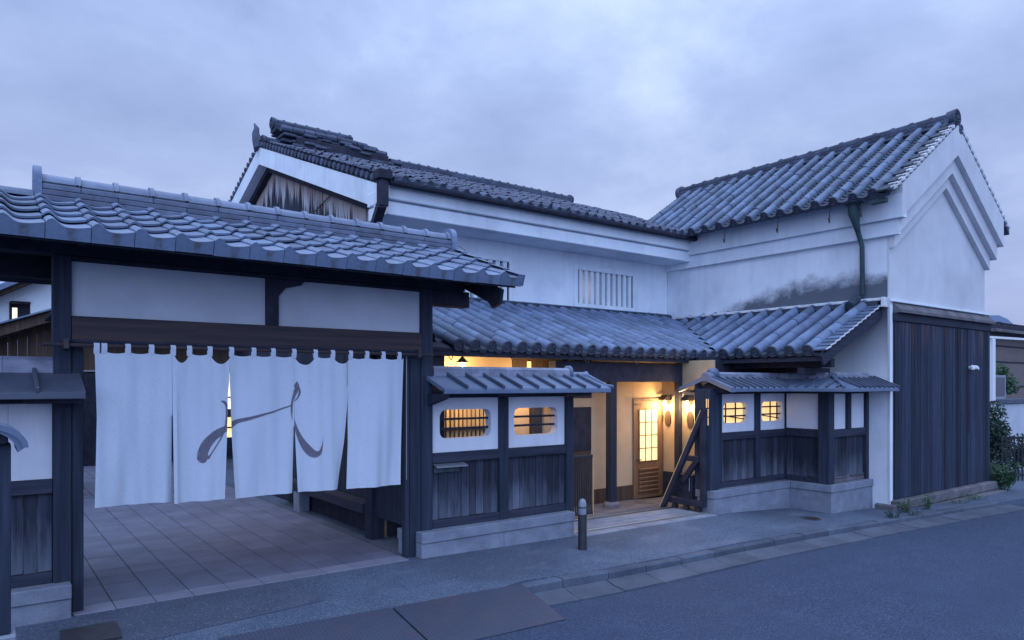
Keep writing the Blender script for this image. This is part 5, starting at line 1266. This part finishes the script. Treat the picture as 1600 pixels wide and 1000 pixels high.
def bush(name, label, cat, c, rad, n_, size, m, trunk=None):
    t = thing(name, (c[0], c[1], -.6), label, cat); q = M()
    for _ in range(9):
        o = (c[0] + R(-.6, .6) * rad[0], c[1] + R(-.6, .6) * rad[1], c[2] + R(-.65, .65) * rad[2])
        leaf_cloud(q, o, (rad[0] * .5, rad[1] * .5, rad[2] * .45), n_ // 9, size, .2)
    obj('crown', q, m, t); tr_ = M().tube([(c[0], c[1], -.7), (c[0] + .05, c[1], c[2] * .5), (c[0], c[1] + .05, c[2])], [.09, .07, .03], 7)
    for _ in range(5): tr_.tube([(c[0], c[1], c[2] - rad[2] * .4), (c[0] + R(-.6, .6) * rad[0], c[1] + R(-.6, .6) * rad[1], c[2] + R(-.2, .6) * rad[2])], [.03, .01], 5)
    obj('trunk', tr_, 'bark', t)
bush('shrub', 'dark dense shrub beside the right edge of the storehouse, in front of the white wall', 'shrub', (21.3, 7.45, .55), (.95, .55, .95), 4200, .055, 'leaf_dark')
bush('hedge', 'low dark hedge behind the slat fence at the right edge', 'hedge', (23.2, 6.6, .05), (1.0, 1.5, .75), 3600, .06, 'leaf_dark')
bush('tree', 'loose green tree rising behind the grey panel at the right edge', 'tree', (25.3, 8.55, 2.2), (.65, .5, .55), 1300, .07, 'leaf')

# ================================================================== right background
fe = thing('slat_fence', (22, 7.3, -.55), 'dark metal slat fence at the right edge below the white wall', 'fence')
fa, fb = Vector((20.6, 6.92, -.55)), Vector((20.9, 5.2, -.55))
for i in range(22):
    p = fa.lerp(fb, i / 21); obj('slat', M().box(p.x - .012, p.x + .012, p.y - .016, p.y + .016, -.55, .70, .003), 'iron', fe)
for z in (-.45, .66): obj('rail', M().bar(fa + Vector((.02, 0, z + .55)), fb + Vector((.02, 0, z + .55)), .03, .05), 'iron', fe)
ww = thing('boundary_wall', (25, 8.0, -.6), 'white boundary wall with a flat grey coping at the right edge', 'wall')
obj('wall', M().box(22.4, 40, 7.9, 8.05, -.8, 1.42, .01), 'plaster_gate', ww); obj('coping', M().box(22.3, 40, 7.84, 8.10, 1.425, 1.56, .01), 'concrete', ww)
wp = thing('white_post', (21.9, 7.55, -.6), 'tall white post with a thin crossbar just right of the storehouse', 'post')
obj('column', M().box(21.86, 22.02, 7.55, 7.70, -.7, 3.22, .01), 'white', wp); obj('crossbar', M().bar((21.7, 7.62, 3.26), (27, 7.3, 3.3), .05, .06), 'white', wp)
sp_ = thing('notice_panel', (23.4, 8.0, 1.56), 'dark grey panel in a pale frame standing on the white wall coping', 'panel')
obj('panel', M().box(22.95, 23.78, 7.93, 7.96, 1.64, 2.18, .004), 'screen', sp_)
for bx in ((22.88, 22.949, 1.562, 2.25), (23.781, 23.85, 1.562, 2.25), (22.95, 23.78, 2.181, 2.25), (22.95, 23.78, 1.562, 1.639)): obj('frame', M().box(bx[0], bx[1], 7.92, 7.97, bx[2], bx[3], .004), 'cap_grey', sp_)
gb = thing('grey_building', (32, 10, -.7), 'grey brown clad low building with a dark tiled parapet at the right edge', 'building')
obj('wall', M().box(26.8, 48, 9.6, 16, -.9, 3.80, .01), 'brick_far', gb)
for z in (1.9, 2.75, 3.3): obj('cladding_joint', M().box(26.8, 48, 9.57, 9.598, z, z + .04, 0), 'timber_dark', gb)
obj('parapet', M().box(26.6, 48, 9.3, 9.595, 3.80, 4.0, .01), 'timber_dark', gb); obj('eave', M().box(26.6, 48, 9.1, 9.29, 3.72, 3.82, .01), 'oldstone', gb)
for k in range(46): obj('ridge_stub', M().box(26.7 + k * .28, 26.84 + k * .28, 9.35, 9.5, 4.0, 4.09, .01), 'timber_dark', gb)
hb = thing('cream_house', (33, 12, 0), 'cream house with a blue canopy roof and chimney seen over the grey building', 'house')
obj('wall', M().box(31.0, 33.4, 11.4, 15, 3.0, 4.25, .01), 'far_cream', hb); obj('chimney', M().box(31.45, 32.2, 11.5, 12.2, 4.4, 5.25, .01), 'far_cream', hb)
obj('roof', M().prism([(30.9, 4.27), (30.9, 4.62), (31.8, 4.68), (32.7, 4.58), (33.5, 4.36), (33.5, 4.27), (32.6, 4.40), (31.8, 4.44)], 'y', 10.8, 14), 'far_blue', hb)
for k in range(12): obj('balcony_bar', M().box(31.1 + k * .3, 31.14 + k * .3, 11.30, 11.34, 3.9, 4.5, 0), 'white', hb)

# ================================================================== left and rear background
sh = thing('courtyard_shed', (0, 14.5, 0), 'brown boarded shed with a sloping roof seen over the wall left of the gate', 'shed')
k = 0; x = -3.0
while x < 1.28:
    zt = 2.60 + .44 * (x - .0); obj('plank', M().prism([(x + .002, 0), (x + .128, 0), (x + .128, zt + .055), (x + .002, zt)], 'y', 14.0 + R(-.008, .006), 14.06), 'timber_brown', sh); x += .13
obj('roof', M().prism([(-3.3, 1.36), (1.36, 3.17), (1.36, 3.34), (-3.3, 1.53)], 'y', 13.6, 17.2), 'timber_brown', sh)
obj('roof_sheet', M().prism([(-3.4, 1.50), (1.42, 3.372), (1.42, 3.40), (-3.4, 1.53)], 'y', 13.5, 17.3), 'sheet', sh)
obj('side_wall', M().box(1.16, 1.28, 14.07, 17, 0, 3.0, 0), 'timber_dark', sh)
nh = thing('white_house', (0, 25, 0), 'white neighbouring house with one small lit window at the left edge', 'house')
q = M(); WX0, WX1, WZ0, WZ1 = .74, 1.22, 3.80, 4.36
for bx in ((-7, WX0, 0, 6.4), (WX1, 1.86, 0, 6.4), (WX0, WX1, 0, WZ0), (WX0, WX1, WZ1, 6.4)): q.box(bx[0], bx[1], 25.0, 25.3, bx[2], bx[3], 0)
obj('wall', q, 'plaster', nh)
wi = obj('window', M().box(WX0 - .03, WX0, 24.97, 25.25, WZ0, WZ1, 0).box(WX0, WX1, 24.96, 25.2, WZ1 - .03, WZ1 + .03, 0).box(WX0, WX1, 25.28, 25.29, WZ0, WZ1, 0), 'timber_dark', nh)
obj('lit_pane', M().box(WX0 + .05, WX0 + .17, 25.262, 25.27, WZ0 + .04, WZ1 - .14, 0), 'white_lit', wi)
obj('roof', M().prism([(-2, 3.04), (2.0, 5.35), (2.0, 5.47), (-2, 3.16)], 'y', 24.4, 24.998), 'timber_brown', nh)
obj('roof_slope', M().prism([(-2, 3.162), (2.05, 5.50), (2.05, 5.62), (-2, 3.28)], 'y', 24.2, 25.4), 'tile_long', nh)
for k in range(8): obj('roof_rib', M().tube([(-2, 24.3 + k * .15, 3.30), (2.05, 24.3 + k * .15, 5.64)], .04, 6), 'tile_long', nh)
obj('rear_wall', M().box(-7, 1.86, 25.3, 30, 0, 6.3, 0), 'plaster', nh)
rb_ = thing('rear_building', (3, 20, 0), 'dark boarded building at the far end of the passage behind the curtain', 'building')
obj('wall', M().box(1.95, 5.15, 20.0, 20.2, 0, 2.32, 0).box(5.15, 5.60, 20.0, 20.2, 0, .55, 0), 'timber_dark', rb_)
obj('upper_wall', M().box(1.95, 5.60, 20.02, 20.2, 2.321, 3.2, 0), 'timber_brown', rb_)
obj('band', M().box(1.95, 5.60, 19.96, 20.018, 2.30, 2.335, 0), 'alu', rb_)
obj('roof', M().prism([(19.5, 3.1), (23, 4.4), (23, 4.5), (19.5, 3.2)], 'x', 1.9, 5.6), 'tile_dark', rb_)
wr = obj('window', M().box(5.15, 5.60, 20.05, 20.10, 1.10, 1.32, 0).box(5.15, 5.60, 20.05, 20.10, .80, .84, 0).box(5.15, 5.60, 20.05, 20.10, 1.62, 1.66, 0), 'timber_brown', rb_)
obj('pane', M().box(5.16, 5.59, 20.12, 20.13, .55, 1.10, 0), 'glass_lit', wr); obj('pane', M().box(5.16, 5.59, 20.12, 20.13, 1.32, 2.3, 0), 'white_lit', wr)
